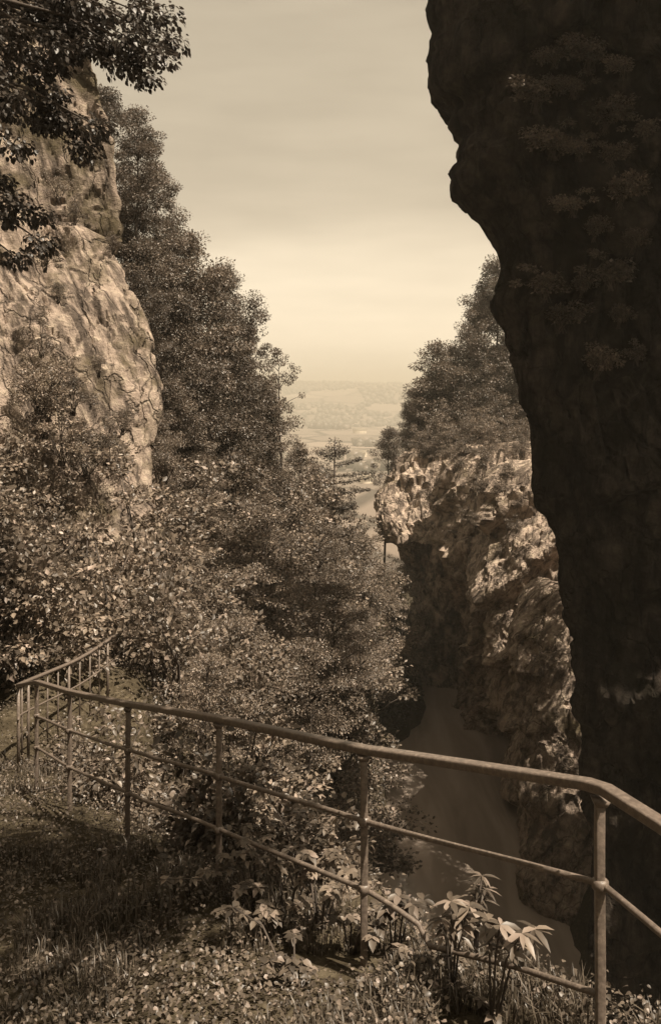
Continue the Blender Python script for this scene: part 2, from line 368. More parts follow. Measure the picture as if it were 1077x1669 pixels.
# ------------------------------------------------------------------ cliffs: closed plan loops stacked by height, then weathered
def cliff(name, label, rows, mat, nu=200, dz=.22, a1=.6, s1=4.0, a2=.35, s2=1.3, strata=0, slope=0, period=2.0, seed=0, hold=None, weights=None, front=.75, cracks=.25, rib=0, blocks=.45, groove=0, gdir=(.94, .35), swob=.9, fine=1.0):
    """rows: [(z, [(x,y),...])] bottom to top; the first `front` share of the samples goes to the visible face"""
    zs = np.array([r[0] for r in rows]); C = np.array([r[1] for r in rows], float)      # (nz, nc, 2)
    nc = C.shape[1]; Z = np.arange(zs[0], zs[-1] + 1e-6, dz)
    ctrl = np.stack([np.stack([np.interp(Z, zs, C[:, k, j]) for j in (0, 1)], 1) for k in range(nc)], 1)   # (nZ,nc,2)
    u = np.linspace(0, nc, nu, endpoint=False)
    if weights is not None:
        cw = np.concatenate(([0], np.cumsum(weights))) / sum(weights); u = np.interp(np.linspace(0, 1, nu, endpoint=False), cw, np.arange(nc + 1))
    k = np.floor(u).astype(int) % nc; t = u - np.floor(u); ts = t
    A, B = ctrl[:, k], ctrl[:, (k + 1) % nc]
    A0, B1 = ctrl[:, (k - 1) % nc], ctrl[:, (k + 2) % nc]
    t_ = ts[None, :, None]
    cat = .5 * (2 * A + (B - A0) * t_ + (2 * A0 - 5 * A + 4 * B - B1) * t_ ** 2 + (3 * A - A0 - 3 * B + B1) * t_ ** 3)
    lin = A + (B - A) * t_
    XY = lin * .5 + cat * .5
    Pn = np.concatenate((XY, np.broadcast_to(Z[:, None, None], XY.shape[:2] + (1,))), -1)
    # dome the top over a few extra rows
    top = Pn[-1]; cen = top.mean(0)
    dome = [cen + (top - cen) * s + np.array((0, 0, hgt)) for s, hgt in ((.95, .35), (.85, .7), (.68, .95), (.45, 1.1), (.2, 1.2), (.02, 1.2))]
    Pn = np.concatenate((Pn, np.array(dome)), 0)
    nZ = Pn.shape[0]
    du = np.roll(Pn, -1, 1) - np.roll(Pn, 1, 1); dv = np.gradient(Pn, axis=0)
    Nn = np.cross(du, dv); Nn /= np.linalg.norm(Nn, axis=2)[..., None] + 1e-9
    # orient outwards
    c2 = Pn.mean(1, keepdims=True); sgn = np.sign(np.sum(Nn[..., :2] * (Pn - c2)[..., :2])); Nn *= sgn if sgn != 0 else 1
    p = Pn.reshape(-1, 3); n = Nn.reshape(-1, 3)
    q = p + .7 * np.stack((fbm(p / 3, 3, seed + 50), fbm(p / 3, 3, seed + 60), fbm(p / 3, 3, seed + 70)), 1)
    d1, d2, v = worley(q / s1, seed); e1, e2, v2 = worley(q / s2 * np.array((1, 1, .6)), seed + 9)
    D = a1 * (fbm(p / (s1 * 1.3), 4, seed + 1)) + a1 * blocks * (v - .5) - a1 * .66 * blocks * np.exp(-((d2 - d1) / .10) ** 2)
    D += rib * (ridge(np.stack((q[:, 0] / 2.2, q[:, 1] / 2.2, q[:, 2] / 9), 1), 3, seed + 15)) + a2 * .7 * (v2 - .5) + a2 * .45 * ridge(q / s2, 3, seed + 5) - cracks * np.exp(-((e2 - e1) / .08) ** 2) + .10 * fbm(p / .45, 4, seed + 3, .6) * fine
    if groove:
        ga = q[:, 0] * gdir[0] + q[:, 2] * gdir[1]; gb = -q[:, 0] * gdir[1] + q[:, 2] * gdir[0]
        f1, f2, fv = worley(np.stack((ga / 1.1, p[:, 1] / 3.2, gb / 3.4), 1) + .25 * fbm(p / 1.2, 3, seed + 90)[:, None], seed + 77)
        D += -.9 * groove * np.exp(-((f2 - f1) / .07) ** 2) + .8 * groove * (fv - .5)
        D += .55 * groove * ridge(np.stack((ga / .9 + p[:, 1] / 2.5, p[:, 1] / 3, gb / 7), 1), 4, seed + 25) * (.35 + .65 * sstep(-.3, .5, fbm(p / 3.5, 2, seed + 33)))
    if strata:
        ph = (p[:, 2] - slope * p[:, 0] + swob * fbm(p / 2.5, 3, seed + 13)) / period; fr = ph - np.floor(ph)
        D += strata * np.where(fr < .8, (1 - fr / .8), (fr - .8) / .2) - strata * .5
    if hold is not None:
        D *= hold(p)
    p = p + n * D[:, None]
    ii = np.arange(nZ * nu).reshape(nZ, nu); jj = np.roll(ii, -1, 1)
    Q = np.stack((ii[:-1], jj[:-1], jj[1:], ii[1:]), -1).reshape(-1, 4)
    if sgn < 0: Q = Q[:, ::-1]
    o = obj(name, mesh_from(name, p, Q, mat, False))
    me = o.data
    # faceted but not everywhere: smooth shading with a sharp-edge angle
    me.polygons.foreach_set("use_smooth", np.ones(len(me.polygons), dtype=bool))
    try: me.set_sharp_from_angle(angle=math.radians(34))
    except Exception: pass
    tag(o, label, 'cliff', kind='structure')
    return o
def edge_at(z, pts, Y):
    s = F / Y; zz = np.array([(H - b) / s for a, b in pts]); xx = np.array([(a - CX) / s for a, b in pts])
    o_ = np.argsort(zz); return float(np.interp(z, zz[o_], xx[o_]))

# near right: the dark overhanging wall
E1 = [(790, -250), (735, -120), (712, -40), (704, 60), (702, 110), (704, 130), (714, 152), (742, 178), (732, 206), (756, 228), (746, 262), (733, 288), (741, 318), (760, 345), (785, 385), (815, 422), (817, 455),
      (806, 487), (812, 540), (833, 600), (848, 680), (862, 760), (878, 840), (898, 920), (916, 990), (928, 1060), (936, 1120), (944, 1180), (953, 1240), (960, 1300), (964, 1400), (964, 1700), (964, 2100)]
rows = []
for z in np.concatenate((np.arange(-27, -12, 1.5), np.arange(-12, 12, .2), np.arange(12, 13.3, .3))):
    x = edge_at(z, E1, 25.0); tp = max(0, z - 12)
    bul = 1.2 * math.sin(z * .35 + 1) + .6 * math.sin(z * .9)
    oh = -.13 * min(z, 10)
    th = float(np.clip((4 - z) / 6, 0, 1)) * 9
    rows.append((z, [(x, 25.0), (x + 1.0, 23.7 + .2 * bul + oh * .5), (x + 4.0, 22.8 + .6 * bul + oh), (12.5, 21.5 + bul + oh), (21, 18 + bul), (30, 20), (30, 25 + th), (x * 1.3 + 6, 29.5 + th * .8), (x * 1.15 + 1.0, 28)]))
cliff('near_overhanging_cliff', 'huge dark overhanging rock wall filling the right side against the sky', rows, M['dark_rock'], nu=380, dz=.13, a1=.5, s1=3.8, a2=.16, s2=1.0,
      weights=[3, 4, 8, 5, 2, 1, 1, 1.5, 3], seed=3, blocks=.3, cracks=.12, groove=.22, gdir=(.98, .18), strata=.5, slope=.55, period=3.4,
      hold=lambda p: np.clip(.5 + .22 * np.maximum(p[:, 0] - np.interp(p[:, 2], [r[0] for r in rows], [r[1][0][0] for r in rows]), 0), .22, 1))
# left: lower bulging pale crag
E2 = [(88, 352), (105, 366), (130, 378), (150, 408), (165, 440), (195, 480), (222, 515), (236, 560), (246, 600), (252, 640), (249, 700), (244, 760), (242, 800), (258, 900), (280, 1050)]
rows2 = []
for z in np.arange(-9, 5.01, .5):
    x = edge_at(z, E2, 25.5); ln = .5 * max(z + 3, -1)
    rows2.append((z, [(x, 25.6 + ln), (x - .5, 24.7 + ln), (x - 1.8, 23.9 + ln), (x - 4.5, 23.0 + ln), (-19, 22.5 + ln), (-22, 36), (x * 1.22 - 1.5, 34), (x * 1.12 - .6, 29 + ln * .6)]))
cliff('left_lower_crag', 'pale sunlit bulging limestone crag with streaked face above the left thicket', rows2, M['pale_limestone'], nu=240, dz=.12, a1=.42, s1=4.0, a2=.03, s2=.8, weights=[3, 5, 6, 3, 1, 1, 2, 2], seed=11, cracks=.03, groove=.15, blocks=.25, fine=.4)
E3 = [(118, 20), (128, 60), (146, 105), (158, 150), (172, 220), (182, 280), (195, 335), (206, 372), (201, 400), (181, 430), (172, 455), (176, 560), (180, 800)]
rows3 = []
for z in np.arange(-4, 13.6, .5):
    x = edge_at(z, E3, 30.0); ln = .18 * z
    rows3.append((z, [(x, 30.3 + ln * .3), (x - .8, 28.9 + ln), (x - 2.2, 28.2 + ln), (x - 5, 27.6 + ln), (-20, 27.5 + ln), (-24, 38), (x * 1.2 - 2, 37), (x * 1.1 - .6, 33)]))
cliff('left_upper_crag', 'tall narrow rock tower behind and above the bulging crag at left', rows3, M['grey_limestone'], nu=220, dz=.15, a1=.42, s1=3.8, a2=.03, s2=1.2, weights=[3, 5, 5, 3, 1, 1, 2, 2], seed=23, cracks=.04, groove=.18, blocks=.3, fine=.5)
# right bank, from far to near
E4 = [(690, 690), (668, 722), (650, 752), (634, 800), (622, 850), (634, 878), (650, 895), (668, 925), (680, 960), (684, 1010), (676, 1080), (688, 1110), (694, 1160)]
rows4 = []
for z in np.arange(-27, -5.9, .8):
    x = edge_at(z, E4, 74.0); ln = .95 * max(0, z + 13.2); uc = 1.3 if -16.2 < z < -13.2 else 0
    rows4.append((z, [(x, 77 + ln), (x + .8, 74.0 + ln + uc), (x + 4, 72.6 + ln + uc), (x + 7, 71.5 + ln), (18, 70 + ln * .8), (30, 72), (30, 100), (x + 7, 98), (x + 1.5, 86 + ln * .5)]))
cliff('far_bright_outcrop', 'bright blocky sunlit outcrop at the far bend above the end of the river', rows4, M['bright_rock'], nu=260, dz=.2, a1=.8, s1=4.2, a2=.5, s2=2.2, weights=[3, 5, 5, 4, 2, 1, 1, 2, 3], seed=31, cracks=.35, rib=.3)
E5 = [(790, 735), (772, 770), (762, 810), (772, 870), (758, 930), (776, 985), (795, 1030), (801, 1080), (806, 1120), (800, 1170), (790, 1230)]
rows5 = []
for z in np.arange(-27, -6.2, .8):
    x = edge_at(z, E5, 63.0); ln = .3 * (z + 25)
    rows5.append((z, [(x, 65.5 + ln * .8), (x + .7, 63.2 + ln), (x + 2.0, 62.8 + ln), (x + 4, 61.5 + ln), (20, 60 + ln * .6), (30, 62), (30, 84), (x + 7, 82), (x + 1.6, 72 + ln)]))
cliff('buttressed_rock_wall', 'rock wall of upright ribs and dark clefts right of the bright outcrop', rows5, M['limestone'], nu=240, dz=.22, a1=.5, s1=3.2, a2=.3, s2=1.5, weights=[3, 4, 5, 5, 2, 1, 1, 2, 3], seed=41, cracks=.25, rib=1.2, blocks=.35)
E6 = [(868, 760), (852, 800), (834, 850), (818, 930), (806, 1000), (812, 1040), (826, 1070), (834, 1110), (842, 1170), (856, 1220), (862, 1290), (860, 1400)]
rows6 = []
for z in np.arange(-27, -5.5, .7):
    x = edge_at(z, E6, 50.0); ln = .42 * (z + 25)
    rows6.append((z, [(x, 52 + ln * .8), (x + .8, 50.0 + ln), (x + 2.6, 48.4 + ln), (x + 5, 47.0 + ln), (20, 46 + ln * .6), (30, 48), (30, 66), (x + 7, 64), (x + 1.5, 58 + ln)]))
cliff('ledged_rock_wall', 'smooth rock wall crossed by slanting sunlit ledges on the right bank', rows6, M['limestone'], nu=240, dz=.18, a1=.5, s1=4.0, a2=.2, s2=1.3, weights=[3, 4, 5, 5, 2, 1, 1, 2, 3], seed=57, cracks=.12, strata=1.5, slope=.8, period=4.2, blocks=.1, swob=.45, groove=.08, gdir=(.6, -.8))
E7 = [(945, 1010), (905, 1035), (885, 1075), (872, 1110), (880, 1150), (870, 1185), (868, 1215), (884, 1245), (880, 1290), (866, 1330), (878, 1390), (864, 1440), (856, 1490), (850, 1560)]
rows7 = []
for z in np.arange(-27, -10.8, .6):
    x = edge_at(z, E7, 41.0); ln = .38 * (z + 25)
    rows7.append((z, [(x, 42.6 + ln * .8), (x + .5, 41.0 + ln), (x + 1.7, 40.0 + ln), (x + 4, 39.0 + ln), (18, 37 + ln * .6), (26, 40), (26, 54), (x + 6, 52), (x + 1.3, 47 + ln)]))
cliff('low_rounded_rocks', 'rounded water worn rocks rising from the river beneath the dark overhang', rows7, M['limestone'], nu=220, dz=.16, a1=.7, s1=4.2, a2=.14, s2=1.2, weights=[3, 4, 5, 5, 2, 1, 1, 2, 3], seed=63, cracks=.10, blocks=.1, strata=.2, slope=.8, period=2.6)

# ------------------------------------------------------------------ railings
def sq_bar(line, wd, ht, name):
    """rectangular bar swept along a polyline, width horizontal"""
    L = np.asarray(line); Tn = np.gradient(L, axis=0); V = []
    for p, t in zip(L, Tn):
        s = np.array((t[1], -t[0], 0)); s /= np.linalg.norm(s); up = np.array((0, 0, 1.0))
        for a, b in ((-1, -1), (1, -1), (1, 1), (-1, 1)): V.append(p + s * a * wd / 2 + up * b * ht / 2)
    Qs = [(k * 4 + j, k * 4 + (j + 1) % 4, k * 4 + 4 + (j + 1) % 4, k * 4 + 4 + j) for k in range(len(L) - 1) for j in range(4)]
    n = len(L) * 4
    return mesh_from(name, V, np.array(Qs + [(3, 2, 1, 0), (n - 4, n - 3, n - 2, n - 1)]), M['iron'])
def densify(L, step=.25, wob=0.0, sd_=0):
    L = [np.asarray(p, float) for p in L]; o_ = []
    for a, b in zip(L[:-1], L[1:]):
        n = max(1, int(np.linalg.norm(b - a) / step))
        for i in range(n): o_.append(a + (b - a) * i / n)
    o_.append(L[-1]); o_ = np.array(o_)
    if wob: o_ = o_ + wob * np.stack((vnoise(o_ * 1.7, sd_), vnoise(o_ * 1.7, sd_ + 1), vnoise(o_ * 1.7, sd_ + 2)), 1)
    return o_
rail = thing('iron_railing', 'weathered iron railing with flat handrail and widely spaced posts at the edge of the viewpoint', 'railing', near_line[1] - np.array((0, 0, 1.12)))
ro = np.array(rail.location)
corner = [np.array((1.95, .3, -1.42)), np.array((1.16, 3.02, -1.51)), np.array((1.06, 3.31, -1.52))]
top_line = densify(corner + [near_line[0] + np.array((-.03, .06, 0))] + near_line[1:], .3, .002, 3)
top_line[:, 2] += 0
tr = obj('handrail', sq_bar(top_line - ro, .058, .042, 'handrail'), rail); bevel_mod(tr, .008)
all_posts = [np.array((1.6, 1.5, -1.46))] + near_line[:5] + [near_line[5]]
for i, p in enumerate(all_posts):
    top_ = p - np.array((0, 0, .026)); bot = np.array((p[0], p[1], min(gz(p[0], p[1]) - .12, p[2] - 1.15)))
    bot[:2] += rng.normal(0, .006, 2)
    L = densify([bot, top_], .2, .004, 20 + i)
    t_ = obj('post', MB().tube(L - ro, .026, 4, True).mesh('post', M['iron']), rail); bevel_mod(t_, .006)
for i, p in enumerate(all_posts):
    for dz in ((.365, .71) if i not in (0, 1) else (.365,)):
        q = np.array((p[0], p[1], p[2] - dz)); obj('collar', MB().tube(np.array((q - (0, 0, .022), q - (0, 0, .012), q + (0, 0, .012), q + (0, 0, .022))) - ro, (.026, .034, .034, .026), 8).mesh('collar', M['iron'], True), rail)
    pl = np.array((p[0], p[1], p[2] - .026)); obj('bracket', MB().tube(np.array((pl - (0, 0, .03), pl - (0, 0, .002))) - ro, (.03, .045), 4, True).mesh('bracket', M['iron']), rail)
def offs(L, dz): return [p - np.array((0, 0, dz)) for p in L]
mid = densify(offs(corner[:1] + [near_line[0] + np.array((0.012, 0, 0))] + near_line[1:6], .365), .12, .007, 41)
obj('middle_bar', MB().tube(mid - ro, .0135, 8).mesh('middle_bar', M['iron'], True), rail)
low_b = [P(598, 1452, 4.40), P(640, 1478, 4.30), P(682, 1508, 4.2), P(700, 1543, 4.12), P(760, 1558, 3.95), P(840, 1578, 3.75), P(978, 1622, 3.36)]
low = densify(low_b[::-1] + offs(near_line[2:6], .71), .12, .006, 43)
obj('lower_bar', MB().tube(low - ro, .0135, 8).mesh('lower_bar', M['iron'], True), rail)
frl = thing('baluster_railing', 'distant curving railing with closely set upright bars along the path at left', 'railing', far_line[3] - np.array((0, 0, 1.0)))
fo = np.array(frl.location)
fl = densify(far_line, .25)
# smooth the curve
for _ in range(3): fl[1:-1] = (fl[:-2] + 2 * fl[1:-1] + fl[2:]) / 4
obj('handrail', sq_bar(fl - fo, .05, .045, 'far_handrail'), frl)
obj('middle_bar', MB().tube(fl - np.array((0, 0, .42)) - fo, .014, 6).mesh('middle_bar', M['iron'], True), frl)
cum = np.concatenate(([0], np.cumsum(np.linalg.norm(np.diff(fl, axis=0), axis=1))))
for k, s in enumerate(np.arange(.15, cum[-1], .36)):
    p = np.array([np.interp(s, cum, fl[:, j]) for j in range(3)])
    big = k % 4 == 0
    obj('post' if big else 'baluster', MB().tube(np.array([p - (0, 0, 1.15), p - (0, 0, .02)]) - fo, .022 if big else .013, 6).mesh('post' if big else 'baluster', M['iron']), frl)

# ------------------------------------------------------------------ foliage
def unit(v): return v / (np.linalg.norm(v, axis=-1, keepdims=True) + 1e-9)
def leaves(C, D, Nv, L, W, fold=.25):
    """diamond leaves: C base points, D direction, Nv up normal, L length, W half width"""
    D = unit(D); S = unit(np.cross(D, Nv)); U = np.cross(S, D)
    L = np.broadcast_to(L, len(C))[:, None]; W = np.broadcast_to(W, len(C))[:, None]
    a = C; b = C + D * L * .45 + S * W + U * W * fold; c = C + D * L - U * L * .12; d = C + D * L * .45 - S * W + U * W * fold
    V = np.stack((a, b, c, d), 1).reshape(-1, 3); Q = np.arange(len(C) * 4).reshape(-1, 4)
    # two triangles so the fold along the midrib shows
    F3 = np.concatenate((Q[:, [0, 1, 2]], Q[:, [0, 2, 3]]))
    return V, F3
def broad_leaves(C, D, Nv, L, W, droop=.3):
    """larger leaves of eight vertices: pointed oval with a folded midrib and drooping tip"""
    D = unit(D); S = unit(np.cross(D, Nv)); U = np.cross(S, D)
    L = np.broadcast_to(L, len(C))[:, None]; W = np.broadcast_to(W, len(C))[:, None]
    def at(f, s, u): return C + D * L * f + S * W * s + U * (W * u) - np.array((0, 0, 1.0)) * L * droop * f * f
    pts = [at(0, 0, 0), at(.28, .85, .25), at(.28, 0, 0), at(.28, -.85, .25), at(.62, .8, .22), at(.62, 0, 0), at(.62, -.8, .22), at(1, 0, 0)]
    V = np.stack(pts, 1).reshape(-1, 3); b = np.arange(len(C))[:, None] * 8
    T3 = np.concatenate([b + np.array(t) for t in ((0, 1, 2), (0, 2, 3), (4, 7, 5), (5, 7, 6))]); Q4 = np.concatenate([b + np.array(t) for t in ((1, 4, 5, 2), (2, 5, 6, 3))])
    return V, T3, Q4
def clump_leaves(r, cen, rad, n, leaf, flat=.6, hang=.4, out_from=None):
    g = unit(r.normal(size=(n, 3))); rr = rad * r.random(n) ** (1 / 2.2)
    o_ = g * rr[:, None]; o_[:, 2] *= flat
    C = cen + o_
    D = g * .7 + r.normal(size=(n, 3)) * .5; D[:, 2] -= hang
    if out_from is not None: D += unit(cen - out_from) * .6
    Nv = r.normal(size=(n, 3)) * .32 + g * .75; Nv[:, 2] += .8
    L = leaf * r.uniform(.7, 1.35, n)
    return C, D, Nv, L
def make_tree(name, cat, seed, Ht=10., R=3.4, crown_from=.1, clumps=70, per=95, leaf=.2, top_taper=.5, lumpy=.5, mat='leaf', flat=.55, trunk_r=.16, bend=.5, crad=.28):
    r = np.random.default_rng(seed)
    root = thing(name, 'x', cat); root['proto'] = 1
    # trunk
    hs = np.linspace(0, Ht * .9, 9); bx = np.cumsum(r.normal(0, bend * .16, 9)); by = np.cumsum(r.normal(0, bend * .16, 9)); bx[0] = by[0] = 0
    tp = np.stack((bx, by, hs), 1); tp = np.concatenate((np.array(((0, 0, -11.0),)), tp)); hs = np.concatenate(((-11.0,), hs))
    mb = MB(); mb.tube(tp, np.concatenate(((trunk_r * 1.4,), np.linspace(trunk_r, trunk_r * .12, 9))), 7)
    Cs, Ds, Ns, Ls = [], [], [], []
    for k in range(clumps):
        f = r.random() ** .8; zc = Ht * (crown_from + (1 - crown_from) * f)
        prof = math.sin(math.pi * min(1, (.12 + .88 * f) ** .75)) ** .6 if top_taper < .9 else (1 - f) ** .8 + .1
        prof = max(prof, .18)
        a = r.uniform(0, 2 * math.pi)
        lump = 1 + lumpy * (math.sin(a * 2 + seed) * .35 + math.sin(a * 3 + zc * 1.1 + seed * 2) * .35 + r.normal(0, .2))
        rr = R * prof * lump * r.random() ** .42
        base = np.array([np.interp(zc * .86, hs, tp[:, j]) for j in (0, 1)])
        cen = np.array((base[0] + rr * math.cos(a), base[1] + rr * math.sin(a), zc + r.normal(0, .15)))
        orig = np.array([np.interp(max(.5, zc - .45 * rr - .2 * Ht * .2), hs, tp[:, j]) for j in range(3)])
        if k % 2 == 0:
            m_ = (orig + cen) / 2 + r.normal(0, .12, 3) * R * .3; m_[2] += .08 * rr
            mb.tube(np.array((orig, m_, cen)), np.array((trunk_r * .36, trunk_r * .2, trunk_r * .07)), 5)
        n = int(per * r.uniform(.6, 1.4))
        c_, d_, n_, l_ = clump_leaves(r, cen, R * crad * r.uniform(.7, 1.3), n, leaf, flat, .35, orig)
        Cs.append(c_); Ds.append(d_); Ns.append(n_); Ls.append(l_)
    C, D, Nv, L = map(np.concatenate, (Cs, Ds, Ns, Ls))
    V, F3 = leaves(C, D, Nv, L, L * .33)
    obj('trunk', mb.mesh(name + '_trunk', M['bark'], True), root)
    obj('crown', mesh_from(name + '_crown', V, F3, M[mat]), root)
    return root
def make_shrub(name, seed, Ht=2.2, R=1.5, clumps=22, per=120, leaf=.105, mat='leaf_pale', flat=.42, lumpy=.8, broad=False, cat='shrub'):
    r = np.random.default_rng(seed); root = thing(name, 'x', cat); root['proto'] = 1
    mb = MB(); Cs, Ds, Ns, Ls = [], [], [], []
    for k in range(clumps):
        a = r.uniform(0, 2 * math.pi); f = r.random() ** .6
        el = r.uniform(.05, 1) ** .8 * math.pi / 2
        lump = 1 + lumpy * (.4 * math.sin(a * 2 + seed) + .3 * math.sin(3 * a + 5 * el + seed) + r.normal(0, .25))
        d = np.array((math.cos(a) * math.cos(el) * R, math.sin(a) * math.cos(el) * R, math.sin(el) * Ht)) * lump * (.45 + .55 * f)
        if k % 2 == 0:
            m_ = d * .5 + r.normal(0, .1, 3) * R; m_[2] = abs(m_[2]) + .1
            mb.tube(np.array(((r.normal(0, .12), r.normal(0, .12), -.5), m_, d)), np.array((.035, .022, .006)) * (R / 1.5), 5)
        c_, d_, n_, l_ = clump_leaves(r, d, R * .36 * r.uniform(.6, 1.3), int(per * r.uniform(.6, 1.4)), leaf, flat, .3, np.zeros(3))
        Cs.append(c_); Ds.append(d_); Ns.append(n_); Ls.append(l_)
    C, D, Nv, L = map(np.concatenate, (Cs, Ds, Ns, Ls))
    obj('stem', mb.mesh(name + '_stem', M['bark'], True), root)
    if broad:
        V, T3, Q4 = broad_leaves(C, D, Nv, L, L * .30); me = mesh_from(name + '_foliage', V, [T3, Q4], M[mat])
    else:
        V, F3 = leaves(C, D, Nv, L, L * .34); me = mesh_from(name + '_foliage', V, F3, M[mat])
    obj('foliage', me, root)
    return root

protos = {
    'broadA': make_tree('broadleaf_tree', 'tree', 101, 10, 3.4, .06, 74, 200, .18, crad=.33, lumpy=.7),
    'broadB': make_tree('broadleaf_tree', 'tree', 102, 10, 3.0, .04, 66, 200, .17, crad=.33, lumpy=.9),
    'broadC': make_tree('broadleaf_tree', 'tree', 103, 10, 3.7, .05, 84, 180, .19, flat=.36, crad=.32, lumpy=.7),
    'tall': make_tree('slender_tree', 'tree', 104, 10, 2.2, .05, 60, 150, .17, flat=.4, crad=.34, lumpy=.8),
    'airy': make_tree('airy_tree', 'tree', 105, 10, 2.8, .3, 46, 60, .2, lumpy=.8, crad=.22),
    'shrubA': make_shrub('leafy_shrub', 201), 'shrubB': make_shrub('leafy_shrub', 202, 1.8, 1.7, flat=.38),
    'shrubC': make_shrub('leafy_shrub', 203, 2.6, 1.3, lumpy=1.0), 'shrubD': make_shrub('leafy_shrub', 204, 2.0, 1.5, mat='leaf', clumps=26, flat=.35),
    'nearA': make_shrub('broad_leaved_bush', 211, 1.1, .75, 26, 34, .085, 'leaf_near', .45, broad=True, cat='bush'),
    'spread': make_tree('spreading_tree', 'tree', 106, 7, 3.6, .12, 62, 210, .115, crad=.27, lumpy=.7, flat=.24, mat='leaf_pale', trunk_r=.12),
    'tuft': make_shrub('hanging_shrub', 221, .8, 1.0, 16, 60, .13, 'leaf', .6, 1.0),
    'nearB': make_shrub('broad_leaved_bush', 212, .9, .85, 24, 36, .075, 'leaf_near', .35, broad=True, cat='bush'),
}
used = set()
def place(kind, x, y, zb, sc, label, group=None, rz=None, tilt=(0, 0)):
    rz = random.uniform(0, 6.28) if rz is None else rz
    p = protos[kind]
    if kind not in used:
        used.add(kind); p.location = (x, y, zb); p.rotation_euler = (tilt[0], tilt[1], rz); p.scale = sc; p['label'] = label
        if group: p['group'] = group
        if 'proto' in p: del p['proto']
        return p
    d = dup(p, (x, y, zb), rz, sc, label, None, tilt)
    if 'group' in d: del d['group']
    if group: d['group'] = group
    return d
NATH = {'broadA': 10.6, 'broadB': 10.6, 'broadC': 10.6, 'tall': 10.5, 'airy': 10.5}
NATH.update(spread=7.5, shrubA=2.5, shrubB=2.1, shrubC=3.0, shrubD=2.3)
NATR = {'spread': 4.0, 'shrubA': 1.8, 'shrubB': 2.0, 'shrubC': 1.6, 'shrubD': 1.8, 'broadA': 3.9, 'broadB': 3.5, 'broadC': 4.2, 'tall': 2.6, 'airy': 3.2}
def tree_at(kind, px, top, Y, rad, label, group=None, base=None, tilt=(0, 0), rz=None):
    """a tree whose top stands where the photo shows it, rooted on the ground (or at base height)"""
    q = P(px, top, Y); zb = gz(q[0], q[1]) if base is None else P(px, base, Y)[2]
    h = max(q[2] - zb, 2.2); zb = q[2] - h
    sr = rad / F * Y / NATR[kind]; sz = h / NATH[kind]
    sz = min(max(sz, sr * .8), sr * 1.25); zb = q[2] - sz * NATH[kind]
    return place(kind, q[0], q[1], zb, (sr, sr, sz), label, group, rz, tilt)

# left slope, from the top down
G1 = 'trees on the ridge behind the left crags'
tree_at('broadC', 222, 172, 34, 62, 'dark tree with layered boughs topmost on the left ridge against the sky', G1)
tree_at('broadB', 170, 130, 36, 55, 'dark tree close behind the rock tower at upper left', G1)
tree_at('broadA', 255, 262, 36, 58, 'dark tree second down the left ridge below the layered one', G1)
tree_at('broadC', 315, 375, 39, 84, 'wide crowned tree halfway down the left ridge with its top against the sky', G1)
tree_at('broadB', 235, 380, 34, 62, 'shaded tree pressed against the right edge of the rock tower', G1)
tree_at('broadA', 365, 430, 43, 62, 'full leafy tree leaning out from the left ridge over the valley view', G1)
tree_at('broadA', 285, 470, 36, 80, 'bushy dark tree right of the bulging pale crag', G1)
tree_at('broadC', 355, 530, 42, 78, 'spreading tree in the lower left ridge above the pale thicket', G1)
tree_at('tall', 405, 520, 48, 38, 'slim tree at the outer edge of the left ridge trees', G1)
tree_at('airy', 458, 562, 52, 44, 'airy tree whose thin feathery top stands over the distant hill', G1)
tree_at('broadB', 420, 600, 50, 60, 'dark tree low on the left ridge below the feathery one', G1)
tree_at('broadC', 345, 640, 42, 84, 'paler rounded tree at the foot of the left ridge', G1)
tree_at('broadB', 280, 600, 35, 52, 'tree beside the foot of the bulging crag', G1)
tree_at('broadA', 415, 700, 50, 62, 'low leafy tree left of the two small pointed trees', G1)
tree_at('tall', 488, 716, 56, 40, 'small bushy tree with a pointed tip in front of the plain', 'small trees at the mouth of the gorge')
for px, top, Y, rd in [(205, 260, 37, 50), (200, 330, 36, 50), (280, 350, 40, 60), (265, 410, 38, 66), (340, 440, 41, 60), (300, 520, 39, 66), (250, 520, 34, 54), (385, 500, 45, 54), (390, 570, 46, 58), (330, 580, 40, 66), (265, 680, 33, 46), (310, 690, 38, 60),
                       (375, 680, 46, 62), (440, 650, 51, 46), (435, 720, 53, 52), (385, 740, 48, 60), (225, 440, 33, 46)]:
    tree_at(['broadA', 'broadC', 'broadB'][int(px) % 3], px, top, Y, rd, 'leafy tree packed within the dense wood on the left ridge', 'trees packed in the wood on the left ridge')
